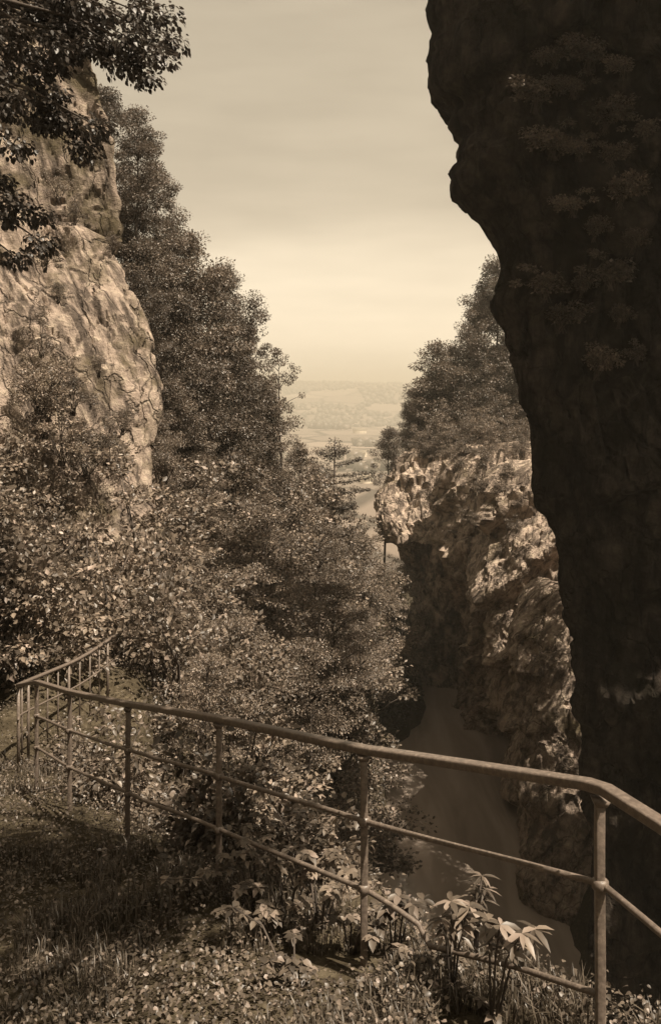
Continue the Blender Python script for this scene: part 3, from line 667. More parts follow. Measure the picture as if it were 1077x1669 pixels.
# the layered little conifer-like tree
def layered_tree():
    q = P(543, 714, 58); zb = gz(q[0], q[1]); h = q[2] - zb
    root = thing('layered_tree', 'small dark tree with long level boughs reaching right over the plain', 'tree', (q[0], q[1], zb), 'small trees at the mouth of the gorge')
    r = np.random.default_rng(5); mb = MB(); mb.tube(np.array(((0, 0, -.6), (.05, 0, h * .5), (0.1, 0, h))), np.array((.14, .1, .03)), 6)
    Cs, Ds, Ns, Ls = [], [], [], []
    boughs = [(h - 1.9, .15, 1.7), (h - 2.6, -.1, 2.5), (h - 3.1, .1, 3.0), (h - 3.7, -.15, 2.2), (h - 1.2, 2.6, 1.0), (h - 2.2, 3.0, 1.2), (h - 3.0, 2.8, 1.3), (h - 1.0, .4, .8)] + [(h * r.uniform(.1, .75), r.uniform(0, 6.28), r.uniform(.8, 1.7)) for _ in range(9)]
    for z, a, ln in boughs:
        d = np.array((math.cos(a) * ln, math.sin(a) * ln, ln * r.uniform(.08, .3)))
        s = np.array((0.05, 0, z)); mb.tube(np.array((s, s + d * .5 + (0, 0, -.05), s + d)), np.array((.04, .025, .01)), 5)
        for f in np.linspace(.2, 1.03, 6):
            c_, d_, n_, l_ = clump_leaves(r, s + d * f, (.30 if ln > 1.6 else .42) * (1.3 - f * .5), 60, .12, (.5 if ln > 1.6 else .95), .35)
            Cs.append(c_); Ds.append(d_ + unit(d)); Ns.append(n_); Ls.append(l_)
    c_, d_, n_, l_ = clump_leaves(r, np.array((.1, 0, h - .7)), .62, 330, .13, 1.3, .1); Cs.append(c_); Ds.append(d_); Ns.append(n_); Ls.append(l_)
    C, D, Nv, L = map(np.concatenate, (Cs, Ds, Ns, Ls)); V, F3 = leaves(C, D, Nv, L, L * .3)
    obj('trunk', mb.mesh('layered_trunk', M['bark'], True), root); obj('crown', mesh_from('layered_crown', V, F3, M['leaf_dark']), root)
layered_tree()

# right bank trees on top of the rocks
G2 = 'trees on top of the right bank rocks'
tree_at('broadB', 812, 412, 92, 52, 'tall tree close against the dark overhang with its top in the sky', G2, base=720)
tree_at('broadA', 776, 490, 92, 50, 'tree just left of the tallest right bank tree', G2, base=720)
tree_at('broadC', 716, 553, 90, 66, 'broad round tree crowning the right bank above the bright outcrop', G2, base=740)
tree_at('broadB', 680, 628, 90, 36, 'darker tree hanging out left of the round crowned tree', G2, base=745)
tree_at('broadB', 630, 692, 82, 32, 'lone tree with a leaning bare trunk at the left tip of the bright outcrop', G2, base=850, tilt=(0, -.10))
tree_at('broadC', 800, 560, 92, 60, 'bushy tree beside the dark overhang above the ribbed rock wall', G2, base=760)
tree_at('broadA', 750, 590, 90, 54, 'tree standing lower on the right bank above the bright outcrop', G2, base=760)
tree_at('broadB', 838, 620, 92, 52, 'tree half hidden behind the edge of the dark overhang', G2, base=780)
tree_at('shrubD', 672, 696, 88, 26, 'small bush rooted on top of the bright outcrop at its left end', G2, base=730)
tree_at('broadC', 880, 560, 92, 60, 'tree mostly hidden behind the dark overhang', G2, base=760)
for px, top, Y, rd in [(705, 600, 92, 50), (742, 640, 90, 50), (768, 555, 92, 48), (792, 620, 92, 50), (822, 560, 92, 48), (845, 520, 92, 48), (735, 585, 94, 48), (762, 650, 92, 42), (822, 670, 92, 44), (690, 650, 94, 40), (666, 660, 92, 26), (840, 470, 92, 46), (790, 465, 92, 42), (715, 650, 93, 44), (780, 700, 92, 36), (735, 560, 91, 46)]:
    tree_at(['broadA', 'broadC', 'broadB'][(px // 2) % 3], px, top, Y, rd, 'leafy tree packed among the trees on the right bank above the rocks', 'trees packed on the right bank', base=top + 160)
bpy.context.view_layer.update()
def hit(px, py, names):
    best = None
    for n_ in names:
        ok_, q, nn_, _ = bpy.data.objects[n_].ray_cast(Vector((0, 0, 0)), Vector(tuple(P(px, py, 1.0))).normalized())
        if ok_ and (best is None or q[1] < best[0][1]): best = (q, nn_)
    return best
rk = random.Random(8)
RW = ['far_bright_outcrop', 'buttressed_rock_wall', 'ledged_rock_wall', 'low_rounded_rocks']
for px, py, sc_ in [(752, 760, .7), (790, 760, .8), (826, 775, .7), (785, 795, .6), (808, 800, .5), (735, 745, .7), (690, 735, .5), (665, 745, .45), (756, 840, .5), (742, 870, .45), (775, 850, .5), (700, 905, .6), (720, 930, .6), (690, 945, .5), (650, 790, .35), (700, 750, .35), (720, 1040, .6), (700, 1010, .5), (740, 1000, .5), (735, 1075, .5), (770, 1090, .4), (845, 860, .5), (815, 900, .35), (690, 1075, .5), (880, 1100, .35), (905, 1160, .3)] + [(696 + 13 * k, 741 + 5 * math.sin(k * 2.1), .55 + .2 * math.sin(k * 1.7)) for k in range(13)]:
    b_ = hit(px, py, RW)
    if b_: place(['shrubA', 'shrubD', 'shrubC', 'shrubB'][rk.randrange(4)], b_[0][0], b_[0][1], b_[0][2] - (.5 if py > 750 else .15) * sc_, (sc_ * rk.uniform(.8, 1.1), sc_ * rk.uniform(.8, 1.1), sc_ * rk.uniform(.6, .95)), 'shrub rooted in the clefts and ledges of the right bank rocks', 'shrubs on the right bank rocks')
for k in range(13):
    tree_at(['shrubA', 'shrubD', 'shrubC', 'shrubB'][k % 4], 688 + 14 * k, 690 + 9 * math.sin(k * 2.3) - k * .8, 80 + math.sin(k * 1.3), 27 + 6 * math.sin(k * 3.1), 'bush along the brink of the right bank rocks under the trees', 'bushes along the brink', base=738)
for i, (px, py, Y, rd, lab) in enumerate([(720, 705, 88, 34, 'bush between the bright outcrop and the round crowned tree'), (765, 712, 90, 34, 'bush on top of the ribbed rock wall at its left end'),
        (800, 700, 70, 38, 'bush on top of the ribbed rock wall below the bushy tree'), (835, 740, 69, 32, 'bush on the ribbed wall beside the edge of the overhang'),
        (775, 738, 70, 22, 'small bush hanging over the top of the tallest rib'), (700, 678, 90, 34, 'bush under the round crowned tree on its left')]):
    tree_at(['shrubA', 'shrubD', 'shrubC'][i % 3], px, py, Y, rd, lab, 'bushes along the top of the right bank rocks', base=py + 70)

for px, top, Y, rd in [(470, 770, 56, 40), (515, 775, 60, 36), (545, 800, 58, 36), (575, 832, 60, 32), (600, 862, 61, 30), (622, 905, 63, 28), (640, 955, 64, 28), (648, 925, 72, 40), (655, 968, 72, 36), (664, 900, 77, 30), (655, 1010, 69, 26), (668, 1050, 71, 22), (500, 830, 52, 46), (550, 870, 53, 44), (590, 920, 55, 38), (612, 960, 60, 30), (560, 980, 48, 46), (590, 1060, 50, 40), (470, 900, 46, 54), (430, 830, 46, 54)]:
    tree_at(['shrubA', 'shrubD', 'shrubB', 'shrubC'][(px // 5) % 4], px, top, Y, rd, 'rounded bush in the thicket along the left bank at the mouth of the gorge', 'bushes at the mouth of the gorge')
for px, top, Y, rd, lab in [(930, 760, 43, 40, 'added shade tree above the low rounded rocks hidden by the dark overhang'), (952, 572, 49.5, 78, 'tallest added shade tree above the ledged rock wall hidden by the dark overhang'), (925, 690, 47, 50, 'tree above the ledged rock wall hidden by the dark overhang'), (975, 700, 44, 60, 'nearer added shade tree above the ledged rock wall hidden by the dark overhang')]:  # unseen trees added behind the overhang to keep sun off the river
    tree_at('broadA', px, top, Y, rd, lab, G2, base=1000)
for x, y, zt, k, lab in [(16.2, 34.0, 6.5, 'broadA', 'tree behind the dark overhang out of view, nearer the river, added for shade'), (15.2, 38.8, 2.6, 'broadC', 'bushy tree between the dark overhang and the low rocks out of view, added for shade'), (19.5, 31.5, 9.5, 'broadC', 'taller tree added for shade behind the dark overhang out of view'), (13.8, 37.6, 1.5, 'broadB', 'low tree above the rounded rocks out of view, added for shade')]:  # more unseen trees, added to break up sunlight falling on the water
    place(k, x, y, zt - 8.6, (.85, .85, .8), lab, G2)
# thicket on the left slope
rs = random.Random(12); VCO = {}
LIMX = [-50, 60, 200, 260, 300, 430, 470, 600, 640, 690, 720, 2000]; LIMY = [700, 690, 730, 740, 700, 740, 760, 800, 890, 1000, 1430, 1460]
def thicket(n, yr, xr, sz, kinds, label, group, ok=None, sink=.35):
    k = 0; tries = 0
    while k < n and tries < 4000:
        tries += 1
        y = rs.uniform(*yr); x = rs.uniform(*xr); z = gz(x, y)
        if z < -23.5: continue
        if ok and not ok(x, y, z): continue
        s = rs.uniform(*sz); kd = rs.choice(kinds)
        sx = (s * rs.uniform(.9, 1.2), s * rs.uniform(.9, 1.2), s * rs.uniform(.8, 1.15)); zb = z - sink * s * .5; rz = rs.uniform(0, 6.28)
        if kd not in VCO:
            me = [c for c in protos[kd].children if c.name.startswith('foliage')][0].data; a = np.empty(len(me.vertices) * 3, np.float32); me.vertices.foreach_get('co', a); VCO[kd] = a.reshape(-1, 3)[::7]
        q = VCO[kd] * np.array(sx); c_, s_ = math.cos(rz), math.sin(rz)
        wx_, wy_, wz_ = q[:, 0] * c_ - q[:, 1] * s_ + x, q[:, 0] * s_ + q[:, 1] * c_ + y, q[:, 2] + zb
        wy_ = np.maximum(wy_, .5); px = CX + wx_ / wy_ * F; py = H - wz_ / wy_ * F
        if y < 15.4 and ((px > 35) & (px < 195) & (py < 1140)).mean() > .02: continue
        if (py < np.interp(px, LIMX, LIMY)).mean() > .03 or px.max() < -100 or px.min() > 1150: continue
        place(kd, x, y, zb, sx, label, group, rz)
        k += 1
for px, top, Y, rd in [(110, 770, 26, 90), (215, 800, 27, 95), (330, 790, 33, 95), (430, 815, 36, 80), (520, 845, 41, 70), (290, 880, 24, 110), (420, 910, 27, 105), (540, 940, 34, 80), (150, 900, 21, 100), (250, 960, 18, 100), (380, 1000, 20, 110), (500, 1030, 23, 100), (590, 985, 40, 60), (60, 850, 23, 90), (340, 1060, 15, 90)]:
    tree_at('spread', px, top, Y, rd, 'low spreading tree with level leafy boughs on the left slope', 'spreading trees on the left slope')
ALLS = ['shrubA', 'shrubB', 'shrubC', 'shrubD']
thicket(34, (44, 72), (-12, 6.5), (1.2, 1.9), ALLS, 'leafy shrub in the thicket running down the left bank to the river', 'shrubs of the far left bank', lambda x, y, z: z < 0)
thicket(36, (26, 44), (-9, 1.2), (.9, 1.6), ALLS, 'leafy shrub in the dense thicket below the left crags', 'shrubs of the middle left slope', lambda x, y, z: z < -3)
thicket(34, (15.5, 26), (-9, -0.6), (.7, 1.25), ALLS, 'leafy shrub in the thicket behind the far end of the curving railing', 'shrubs between the path and the crags', lambda x, y, z: True)
def beyond(x, y, z):
    d, _ = line_field(np.array([x]), np.array([y])); return -7 < d[0] < (-1.3 if y < 9.5 else -.3) and x / y < .05
thicket(34, (8.5, 16), (-4, 1.0), (.5, .95), ['shrubA', 'shrubB', 'nearA', 'nearB'], 'leafy bush on the steep bank just beyond the railing', 'bushes on the bank beyond the railing', beyond)
def onbank(x, y, z):
    d, _ = line_field(np.array([x]), np.array([y])); return -2.2 < d[0] < -.35 and x / y < .06
thicket(26, (4.2, 10), (-3.4, .6), (.5, .9), ['nearA', 'nearB'], 'broad leaved bush growing just outside the railing posts', 'bushes at the foot of the railing', onbank)
def leftpath(x, y, z):
    d, _ = line_field(np.array([x]), np.array([y])); return d[0] > 2.4
thicket(22, (9, 24), (-11, -5), (.6, 1.1), ['shrubA', 'shrubB', 'shrubD'], 'shaded shrub on the slope left of the path', 'shrubs left of the path', leftpath)

# shrubs rooted on the crag faces
crag = [('shrubB', 85, 610, 23.6, .55, 'shrub clinging to the left part of the bulging crag'), ('shrubD', 120, 650, 23.6, .55, 'dark shrub on the lower face of the bulging crag'),
        ('shrubA', 75, 680, 23.2, .7, 'shrub at the left foot of the bulging crag'), ('shrubB', 175, 735, 24.0, .5, 'shrub in front of the lower right of the bulging crag'),
        ('shrubC', 68, 560, 23.6, .45, 'upright shrub on the crag by the left edge'), ('shrubB', 95, 310, 28.4, .5, 'shrub in the dark hollow of the rock tower'),
        ('shrubA', 75, 420, 24.6, .5, 'shrub on top of the bulging crag at its left end'), ('shrubD', 140, 745, 23.4, .7, 'dark shrub under the bulging crag'),
        ('shrubB', 265, 760, 28, .7, 'shrub beside the right foot of the bulging crag'), ('shrubD', 160, 600, 24.4, .32, 'little dark shrub in the middle of the bulging crag'), ('shrubA', 60, 640, 22.8, .7, 'shrub at the far left edge below the bulging crag'),
        ('shrubC', 100, 720, 22.6, .75, 'upright shrub below the bulging crag'), ('shrubD', 200, 690, 24.6, .4, 'dark shrub low on the right part of the bulging crag'), ('shrubD', 150, 260, 29.0, .45, 'dark shrub high on the rock tower'), ('shrubB', 120, 350, 28.2, .4, 'shrub on the ledge between the rock tower and the bulging crag'),
        ('shrubD', 185, 400, 29.0, .35, 'dark shrub at the notch right of the rock tower'), ('shrubD', 95, 480, 24.6, .32, 'little dark shrub on the upper left of the bulging crag')]
for k, px, py, Y, s, lab in crag:
    q = P(px, py, Y); place(k, q[0], q[1], q[2] - .5 * s, (s * .8, s * .8, s * .7), lab, 'shrubs rooted on the left crags')
dark = [(965, 595, 'pale shrub hanging from the dark overhang near the right edge, lowest one'), (985, 450, 'shrub on the dark overhang near the right edge below the slanting band'),
        (905, 520, 'small shrub in a hollow of the dark overhang'), (955, 100, 'shrub high on the dark overhang at upper right'),
        (870, 165, 'small tuft high in the middle of the dark overhang'), (975, 200, 'shrub on the dark overhang below the uppermost one'),
        (1000, 320, 'shrub midway up the dark overhang at the right edge'), (738, 283, 'tiny tuft sticking out from the edge of the dark overhang against the sky'),
        (900, 240, 'low spreading shrub left of the shrubs in the upper part of the dark overhang'), (880, 470, 'tuft at the lower end of the slanting band on the dark overhang'),
        (930, 150, None), (1010, 120, None), (940, 250, None), (985, 260, None), (960, 380, None), (1020, 400, None), (940, 470, None), (1000, 520, None), (1030, 580, None), (930, 340, None), (900, 100, None), (1040, 220, None)]
bpy.context.view_layer.update()
oh = bpy.data.objects['near_overhanging_cliff']
for i, (px, py, lab) in enumerate(dark):
    if px == 738: q = P(px + 3, py + 4, 24.9); s = .13
    else:
        ok_, q, nn_, _ = oh.ray_cast(Vector((0, 0, 0)), Vector(tuple(P(px, py, 1.0))).normalized()); s = .72 if lab else .5
        if not ok_: continue
    place('tuft', q[0], q[1] - (.35 if s > .2 else 0), q[2] - .15 * s, (s * 1.1, s * .8, s * .9), lab or 'small dim tuft of leaves rooted on the right half of the dark overhang', 'shrubs rooted on the dark overhang' if lab else 'small tufts on the dark overhang')

# tree whose boughs hang into the upper left corner
def overhanging_tree():
    b = np.array((-7.4, 11.5)); zb = gz(*b); root = thing('overhanging_tree', 'near tree at upper left whose dark leafy boughs hang across the sky and the crag', 'tree', (b[0], b[1], zb))
    o_ = np.array((b[0], b[1], zb)); r = np.random.default_rng(77); mb = MB()
    tp = np.array(((-7.4, 11.5, zb - 1), (-7.2, 11.6, zb + 4), (-7.0, 11.7, zb + 8), (-6.6, 11.8, zb + 11.5), (-6.3, 11.9, zb + 14)))
    mb.tube(tp - o_, np.array((.3, .25, .2, .15, .08)), 8)
    tips = [(280, 68), (262, 92), (238, 128), (225, 100), (250, 60), (185, 72), (150, 75), (118, 80), (88, 72), (65, 95), (62, 140), (84, 188), (112, 200), (140, 222), (158, 205), (58, 190), (210, 60), (110, 50),
            (230, 20), (170, 20), (110, 15), (60, 20), (270, 25), (20, 80), (15, 160), (30, 240), (62, 352), (70, 395), (25, 330), (135, 245), (28, 420), (215, 75), (200, 110), (90, 108)]
    Cs, Ds, Ns, Ls = [], [], [], []
    for i, (px, py) in enumerate(tips):
        Y = 12 + r.normal(0, .5); e = P(px, py, Y); zt = np.clip(e[2] + .7, zb + 5, zb + 13.5); s = np.array([np.interp(zt, tp[:, 2], tp[:, j]) for j in range(3)])
        m1_ = s + (e - s) * .4 + (0, 0, .5); m2_ = s + (e - s) * .75 + (0, 0, .35)
        mb.tube(np.array((s, m1_, m2_, e)) - o_, np.array((.06, .04, .02, .008)), 5)
        for c_, w_ in ((e, 1.0), (m2_ + r.normal(0, .12, 3), .9), ((m2_ + e) / 2 + r.normal(0, .1, 3), .8)):
            a = clump_leaves(r, c_, .28 * w_, int(150 * w_), .06, .6, .5, s); Cs.append(a[0] - o_); Ds.append(a[1]); Ns.append(a[2]); Ls.append(a[3])
    C, D, Nv, L = map(np.concatenate, (Cs, Ds, Ns, Ls)); V, T3, Q4 = broad_leaves(C, D, Nv, L, L * .5)
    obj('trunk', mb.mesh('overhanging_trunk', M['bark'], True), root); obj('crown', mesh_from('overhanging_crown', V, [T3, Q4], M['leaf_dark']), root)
overhanging_tree()

# a tree just outside the view to the right whose boughs reach over the ledge and dapple it with shade
def shade_tree():
    b = np.array((4.6, 2.6)); zb = gz(*b); o_ = np.array((b[0], b[1], zb)); r = np.random.default_rng(31); mb = MB()
    root = thing('leaning_tree', 'leaning tree rooted under the ledge with boughs overhead that shade the foreground', 'tree', o_)
    tp = np.array(((4.6, 2.6, zb - 1), (4.5, 2.8, zb + 3), (4.1, 3.1, 1.5), (3.4, 3.6, 5.0), (2.6, 4.0, 7.6), (1.8, 4.2, 9.2))); mb.tube(tp - o_, np.array((.3, .26, .22, .16, .09, .03)), 8)
    Cs, Ds, Ns, Ls = [], [], [], []
    for i in range(56):
        e = np.array((r.uniform(.3, 2.7), r.uniform(.8, 3.4), r.uniform(5.4, 8.6))); s_ = np.array([np.interp(max(4, e[2] - 1), tp[:, 2], tp[:, j]) for j in range(3)])
        mb.tube(np.array((s_, (s_ + e) / 2 + (0, 0, .25), e)) - o_, np.array((.05, .03, .008)), 5)
        for c_ in (e, (s_ + e) / 2 + r.normal(0, .2, 3)):
            a = clump_leaves(r, c_, .42, 46, .11, .5, .4, s_); Cs.append(a[0] - o_); Ds.append(a[1]); Ns.append(a[2]); Ls.append(a[3])
    C, D, Nv, L = map(np.concatenate, (Cs, Ds, Ns, Ls)); V, F3 = leaves(C, D, Nv, L, L * .36)
    obj('trunk', mb.mesh('leaning_trunk', M['bark'], True), root); obj('crown', mesh_from('leaning_crown', V, F3, M['leaf']), root)
shade_tree()

# near plants at the ledge edge
def sprig(name, label, base, stems, leaf, seed, mat='leaf_near', narrow=.16, group=None, cat='plant'):
    """stems: list of tips; every tip carries a whorl of long narrow leaves"""
    r = np.random.default_rng(seed); root = thing(name, label, cat, base, group); base = np.array(base); mb = MB(); Cs, Ds, Ns, Ls = [], [], [], []
    for tip in stems:
        tip = np.array(tip); m_ = (base + tip) / 2 + (0, 0, .08); ln = np.linalg.norm(tip - base)
        mb.tube(np.array((base - (0, 0, .1), m_, tip)) - base, np.array((.006, .005, .003)), 5)
        for f, n in ((1.0, 8), (.8, 5), (.62, 4)):
            c = base + (tip - base) * f if f == 1 else (m_ + (tip - m_) * (f * 2 - 1) if f > .5 else m_)
            a0 = r.uniform(0, 6.28)
            for k in range(n):
                a = a0 + k * 2 * math.pi / n + r.normal(0, .2)
                Cs.append(c - base); Ds.append((math.cos(a), math.sin(a), r.uniform(-.25, .35))); Ns.append((r.normal(0, .2), r.normal(0, .2), 1)); Ls.append(leaf * r.uniform(.7, 1.2) * (1 if f == 1 else .8))
    C, D, Nv, L = np.array(Cs), np.array(Ds), np.array(Ns), np.array(Ls); V, T3, Q4 = broad_leaves(C, D, Nv, L, L * narrow, .35)
    obj('stem', mb.mesh(name + '_stem', M['bark'], True), root); obj('foliage', mesh_from(name + '_foliage', V, [T3, Q4], M[mat]), root)
def gpt(px, py, Y): return P(px, py, Y)
def base_for(px, Y): x = (px - CX) / F * Y; return (x, Y, gz(x, Y))
sprig('narrow_leaved_plant', 'plant with drooping star shaped whorls of long narrow leaves nearest the broken lower bar', base_for(800, 3.75), [P(815, 1508, 3.75), P(850, 1522, 3.7), P(870, 1515, 3.8), P(795, 1500, 3.8)], .10, 1, group='plants at the foot of the railing')
sprig('narrow_leaved_plant', 'plant with narrow leaves left of the star shaped one, over the water', base_for(735, 4.0), [P(735, 1470, 4.0), P(765, 1478, 4.0), P(720, 1500, 3.95), P(750, 1495, 4.05)], .10, 2, group='plants at the foot of the railing')
sprig('spiky_plant', 'tall thin spiky stalk standing against the dark water', base_for(772, 4.3), [P(785, 1428, 4.3), P(792, 1450, 4.3), P(778, 1462, 4.3), P(775, 1440, 4.35)], .09, 3, narrow=.09, group='plants at the foot of the railing')
sprig('narrow_leaved_plant', 'low leafy plant beside the nearest middle post', base_for(640, 4.5), [P(650, 1462, 4.5), P(672, 1475, 4.45), P(630, 1480, 4.5), P(690, 1468, 4.6)], .085, 4, narrow=.22, group='plants at the foot of the railing')
r9 = np.random.default_rng(99)
for i, (px, Y, up) in enumerate([(570, 4.6, .25), (520, 4.8, .35), (465, 5.0, .4), (420, 5.3, .3), (490, 5.5, .5), (440, 4.7, .2), (385, 5.2, .2), (690, 4.15, .14), (480, 4.3, .12)]):
    b = base_for(px, Y); tips = [np.array(b) + (r9.normal(0, .16), r9.normal(0, .14), up * r9.uniform(.6, 1.1)) for _ in range(6)]
    sprig('broad_leaved_weed', 'low broad leaved weed with overlapping leaves at the edge of the ledge', b, tips, .062, 40 + i, narrow=.34, group='weeds along the ledge', cat='weed')

# grass and small ground plants on the ledge
def scatter(n, yr, keep, seed):
    r = np.random.default_rng(seed); y = r.uniform(*yr, n * 6) if yr[1] < 6 else yr[0] + (yr[1] - yr[0]) * r.random(n * 6) ** 1.5
    x = (r.uniform(-40, 1130, n * 6) - CX) / F * y; d, _ = line_field(x, y); k = keep(x, y, d); x, y = x[k][:n], y[k][:n]
    return r, np.stack((x, y, height(x, y)), 1)
def grass():
    r, B = scatter(20000, (2.9, 12), lambda x, y, d: (d > -.55) & (d < 4.5) & (fbm(np.stack((x * 1.4, y * 1.4, x * 0), 1), 3, 77) > -.1), 5)
    n = len(B); L = r.uniform(.04, .19, n) * (1 + .6 * fbm(B * 1.1, 2, 8)); a = r.uniform(0, 6.28, n); lean = r.uniform(.15, .9, n)
    D = np.stack((np.cos(a), np.sin(a), np.zeros(n)), 1); S = np.stack((-np.sin(a), np.cos(a), np.zeros(n)), 1); Z = np.array((0, 0, 1.0)); Wd = r.uniform(.002, .0045, n)[:, None]; L = L[:, None]; ln = lean[:, None]
    p0 = B - Z * .01; p1 = B + Z * L * .55 + D * L * .25 * ln; p2 = B + Z * L * (1 - .45 * ln) + D * L * .75 * ln
    V = np.stack((p0 - S * Wd, p0 + S * Wd, p1 + S * Wd * .9, p1 - S * Wd * .9, p2), 1).reshape(-1, 3); b = np.arange(n)[:, None] * 5
    o = obj('grass', mesh_from('grass', V, [b + np.array((0, 1, 2, 3)), b + np.array((3, 2, 4))], M['grass'])); tag(o, 'wild grass growing along the ledge inside the railing', 'grass', kind='stuff')
    r, B = scatter(44000, (2.9, 17), lambda x, y, d: (d > np.where(y > 8, -4.0, -.8)) & (d < 5.0) & (fbm(np.stack((x * 1.1, y * 1.1, x * 0), 1), 3, 55) > -.5), 6)
    n = len(B); C = B + np.stack((r.normal(0, .03, n), r.normal(0, .03, n), r.uniform(.005, .13, n) * (1 + .8 * fbm(B * 1.3, 2, 91))), 1)
    D = r.normal(size=(n, 3)) * (1, 1, .35); Nv = r.normal(size=(n, 3)) * .4 + (0, 0, 1); L = r.uniform(.010, .034, n)
    V, T3, Q4 = broad_leaves(C, D, Nv, L, L * .4)
    o = obj('ground_cover', mesh_from('ground_cover', V, [T3, Q4], M['leaf_near'])); tag(o, 'small leaved ground plants among the grass of the ledge', 'ground plants', kind='stuff')
grass()
def undergrowth():
    """leafy carpet between the shrubs of the left slope"""
    r = np.random.default_rng(14); n = 120000
    y = r.uniform(7, 78, n) ; x = r.uniform(-16, 8, n); z = height(x, y); d, _ = line_field(x, y)
    k = (z > -24.6) & (z < 13) & ((y > 17) | (d < -.5) | (d > 2.2)) & (np.abs(x / y) < .45) & (r.random(n) < np.clip(1.2 - y / 90, .2, 1))
    x, y, z = x[k], y[k], z[k]; n = len(x); sc_ = np.clip(y / 45, .3, 1.1)
    C = np.stack((x, y, z + r.random(n) ** 1.5 * .9 * sc_), 1); D = r.normal(size=(n, 3)) * (1, 1, .5); Nv = r.normal(size=(n, 3)) * .5 + (0.2, -.2, 1); L = .22 * sc_ * r.uniform(.6, 1.3, n)
    V, F3 = leaves(C, D, Nv, L, L * .36)
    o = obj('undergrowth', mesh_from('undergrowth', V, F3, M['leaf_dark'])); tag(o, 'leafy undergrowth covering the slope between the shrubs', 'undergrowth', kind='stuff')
undergrowth()

# far valley: woods on the hill, hedgerow trees, farmhouses
def far_wood():
    r = np.random.default_rng(3); n = 5200
    y = r.uniform(520, 4600, n); x = (r.uniform(380, 760, n) - CX) / F * y; p = np.stack((x, y, x * 0), 1)
    dens = np.where(y > 2700, fbm(p / 260, 3, 44) + .35 * (y > 2900) - .1, fbm(p / 180, 3, 45) - .8); k = dens > 0
    x, y = x[k], y[k]; z = height(x, y, False); n = len(x)
    ph = (1 + 5 ** .5) / 2; ico = unit(np.array([(-1, ph, 0), (1, ph, 0), (-1, -ph, 0), (1, -ph, 0), (0, -1, ph), (0, 1, ph), (0, -1, -ph), (0, 1, -ph), (ph, 0, -1), (ph, 0, 1), (-ph, 0, -1), (-ph, 0, 1)], float))
    fc = np.array([(0, 11, 5), (0, 5, 1), (0, 1, 7), (0, 7, 10), (0, 10, 11), (1, 5, 9), (5, 11, 4), (11, 10, 2), (10, 7, 6), (7, 1, 8), (3, 9, 4), (3, 4, 2), (3, 2, 6), (3, 6, 8), (3, 8, 9), (4, 9, 5), (2, 4, 11), (6, 2, 10), (8, 6, 7), (9, 8, 1)])
    sz = r.uniform(5, 13, n); V = np.stack((x, y, z + sz * .6), 1)[:, None, :] + ico[None] * (sz[:, None, None] * np.array((1.1, 1.1, .95))) * r.uniform(.75, 1.25, (n, 12, 1))
    F3 = (fc[None] + np.arange(n)[:, None, None] * 12).reshape(-1, 3)
    o = obj('distant_wood', mesh_from('distant_wood', V.reshape(-1, 3), F3, M['leaf'])); tag(o, 'far woods and hedgerows on the plain and the long hill', 'woods', kind='stuff')
far_wood()
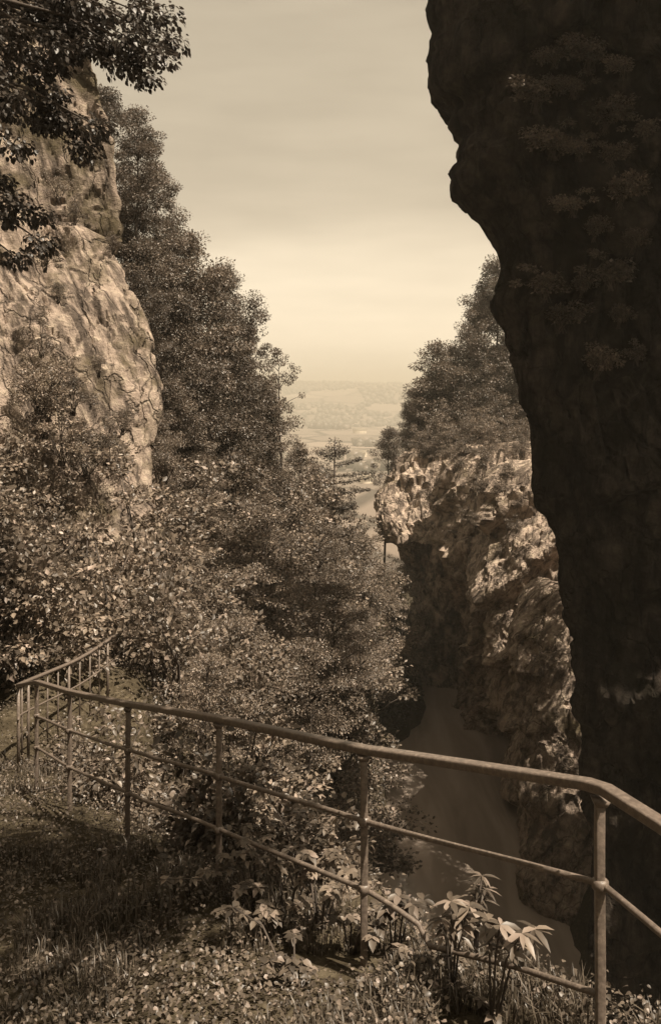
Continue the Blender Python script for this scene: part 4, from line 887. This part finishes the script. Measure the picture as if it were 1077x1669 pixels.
def farmhouse(label, px, Y, L=16, W=9, Hh=6, rz=.3):
    x = (px - CX) / F * Y; zb = float(height(np.array([x]), np.array([Y]), False)[0]) - .4
    root = thing('farmhouse', label, 'house', (x, Y, zb), 'farmhouses far out on the plain'); root.rotation_euler = (0, 0, rz)
    a, b = L / 2, W / 2
    V = [(-a, -b, 0), (a, -b, 0), (a, b, 0), (-a, b, 0), (-a, -b, Hh), (a, -b, Hh), (a, b, Hh), (-a, b, Hh), (-a, 0, Hh + 3.4), (a, 0, Hh + 3.4)]
    obj('wall', mesh_from('house_wall', V, [np.array([(0, 1, 5, 4), (2, 3, 7, 6)]), np.array([(1, 2, 6, 9, 5), (3, 0, 4, 8, 7)])], M['plaster']), root)
    e = .8; t = .3
    VR = [(-a - e, -b - e, Hh - .5), (a + e, -b - e, Hh - .5), (a + e, 0, Hh + 3.75), (-a - e, 0, Hh + 3.75), (a + e, b + e, Hh - .5), (-a - e, b + e, Hh - .5)]
    VR += [(q[0], q[1], q[2] + t) for q in VR]
    obj('roof', mesh_from('house_roof', VR, np.array([(0, 1, 2, 3), (3, 2, 4, 5), (6, 9, 8, 7), (9, 11, 10, 8), (0, 6, 7, 1), (4, 10, 11, 5), (1, 7, 8, 2), (2, 8, 10, 4), (3, 9, 6, 0), (5, 11, 9, 3)]), M['roof']), root)
    wm = MB()
    for k in (-.6, -.2, .2, .6):
        wm = MB(); c = a * k; wm.add(np.array([(c - .6, -b - .03, 2), (c + .6, -b - .03, 2), (c + .6, -b - .03, 3.7), (c - .6, -b - .03, 3.7), (c - .6, -b + .1, 2), (c + .6, -b + .1, 2), (c + .6, -b + .1, 3.7), (c - .6, -b + .1, 3.7)]),
                   np.array([(0, 1, 2, 3), (0, 4, 5, 1), (3, 2, 6, 7), (1, 5, 6, 2), (0, 3, 7, 4)])); obj('window', wm.mesh('house_window', M['bark']), root)
farmhouse('larger pale farmhouse highest up the plain at the foot of the hill', 586, 2050, 30, 14, 9, .2)
farmhouse('pale farmhouse in the middle of the plain left of the lone tree', 588, 1330, 17, 10, 7, -.3)
farmhouse('small pale farmhouse on the nearer plain by the right bank', 597, 900, 11, 7, 5, .5)

# prototypes that were not placed
for k, p in protos.items():
    if k not in used:
        for c in list(p.children): bpy.data.objects.remove(c)
        bpy.data.objects.remove(p)
for o in scene.objects:
    if 'proto' in o: del o['proto']

# the air of the valley
hm = bpy.data.materials.new('haze_air'); hm.use_nodes = True; ht = hm.node_tree; ht.nodes.clear()
ho = ht.nodes.new('ShaderNodeOutputMaterial'); pv = ht.nodes.new('ShaderNodeVolumePrincipled')
pv.inputs['Color'].default_value = (1.0, .93, .78, 1); pv.inputs['Density'].default_value = .00050; pv.inputs['Anisotropy'].default_value = .2
ht.links.new(pv.outputs[0], ho.inputs['Volume'])
zlo, zhi = float(GZ.min()) - 1.5, 110.0
bx = [(-6200, -45), (6200, 9200)]
V = [(x, y, z) for z in (zlo, zhi) for x, y in ((-6200, -60), (6200, -60), (6200, 9200), (-6200, 9200))]
hz = obj('haze', mesh_from('haze', V, np.array([(3, 2, 1, 0), (4, 5, 6, 7), (0, 1, 5, 4), (1, 2, 6, 5), (2, 3, 7, 6), (3, 0, 4, 7)]), hm)); tag(hz, 'pale summer haze filling the gorge and the valley', 'haze', kind='stuff')
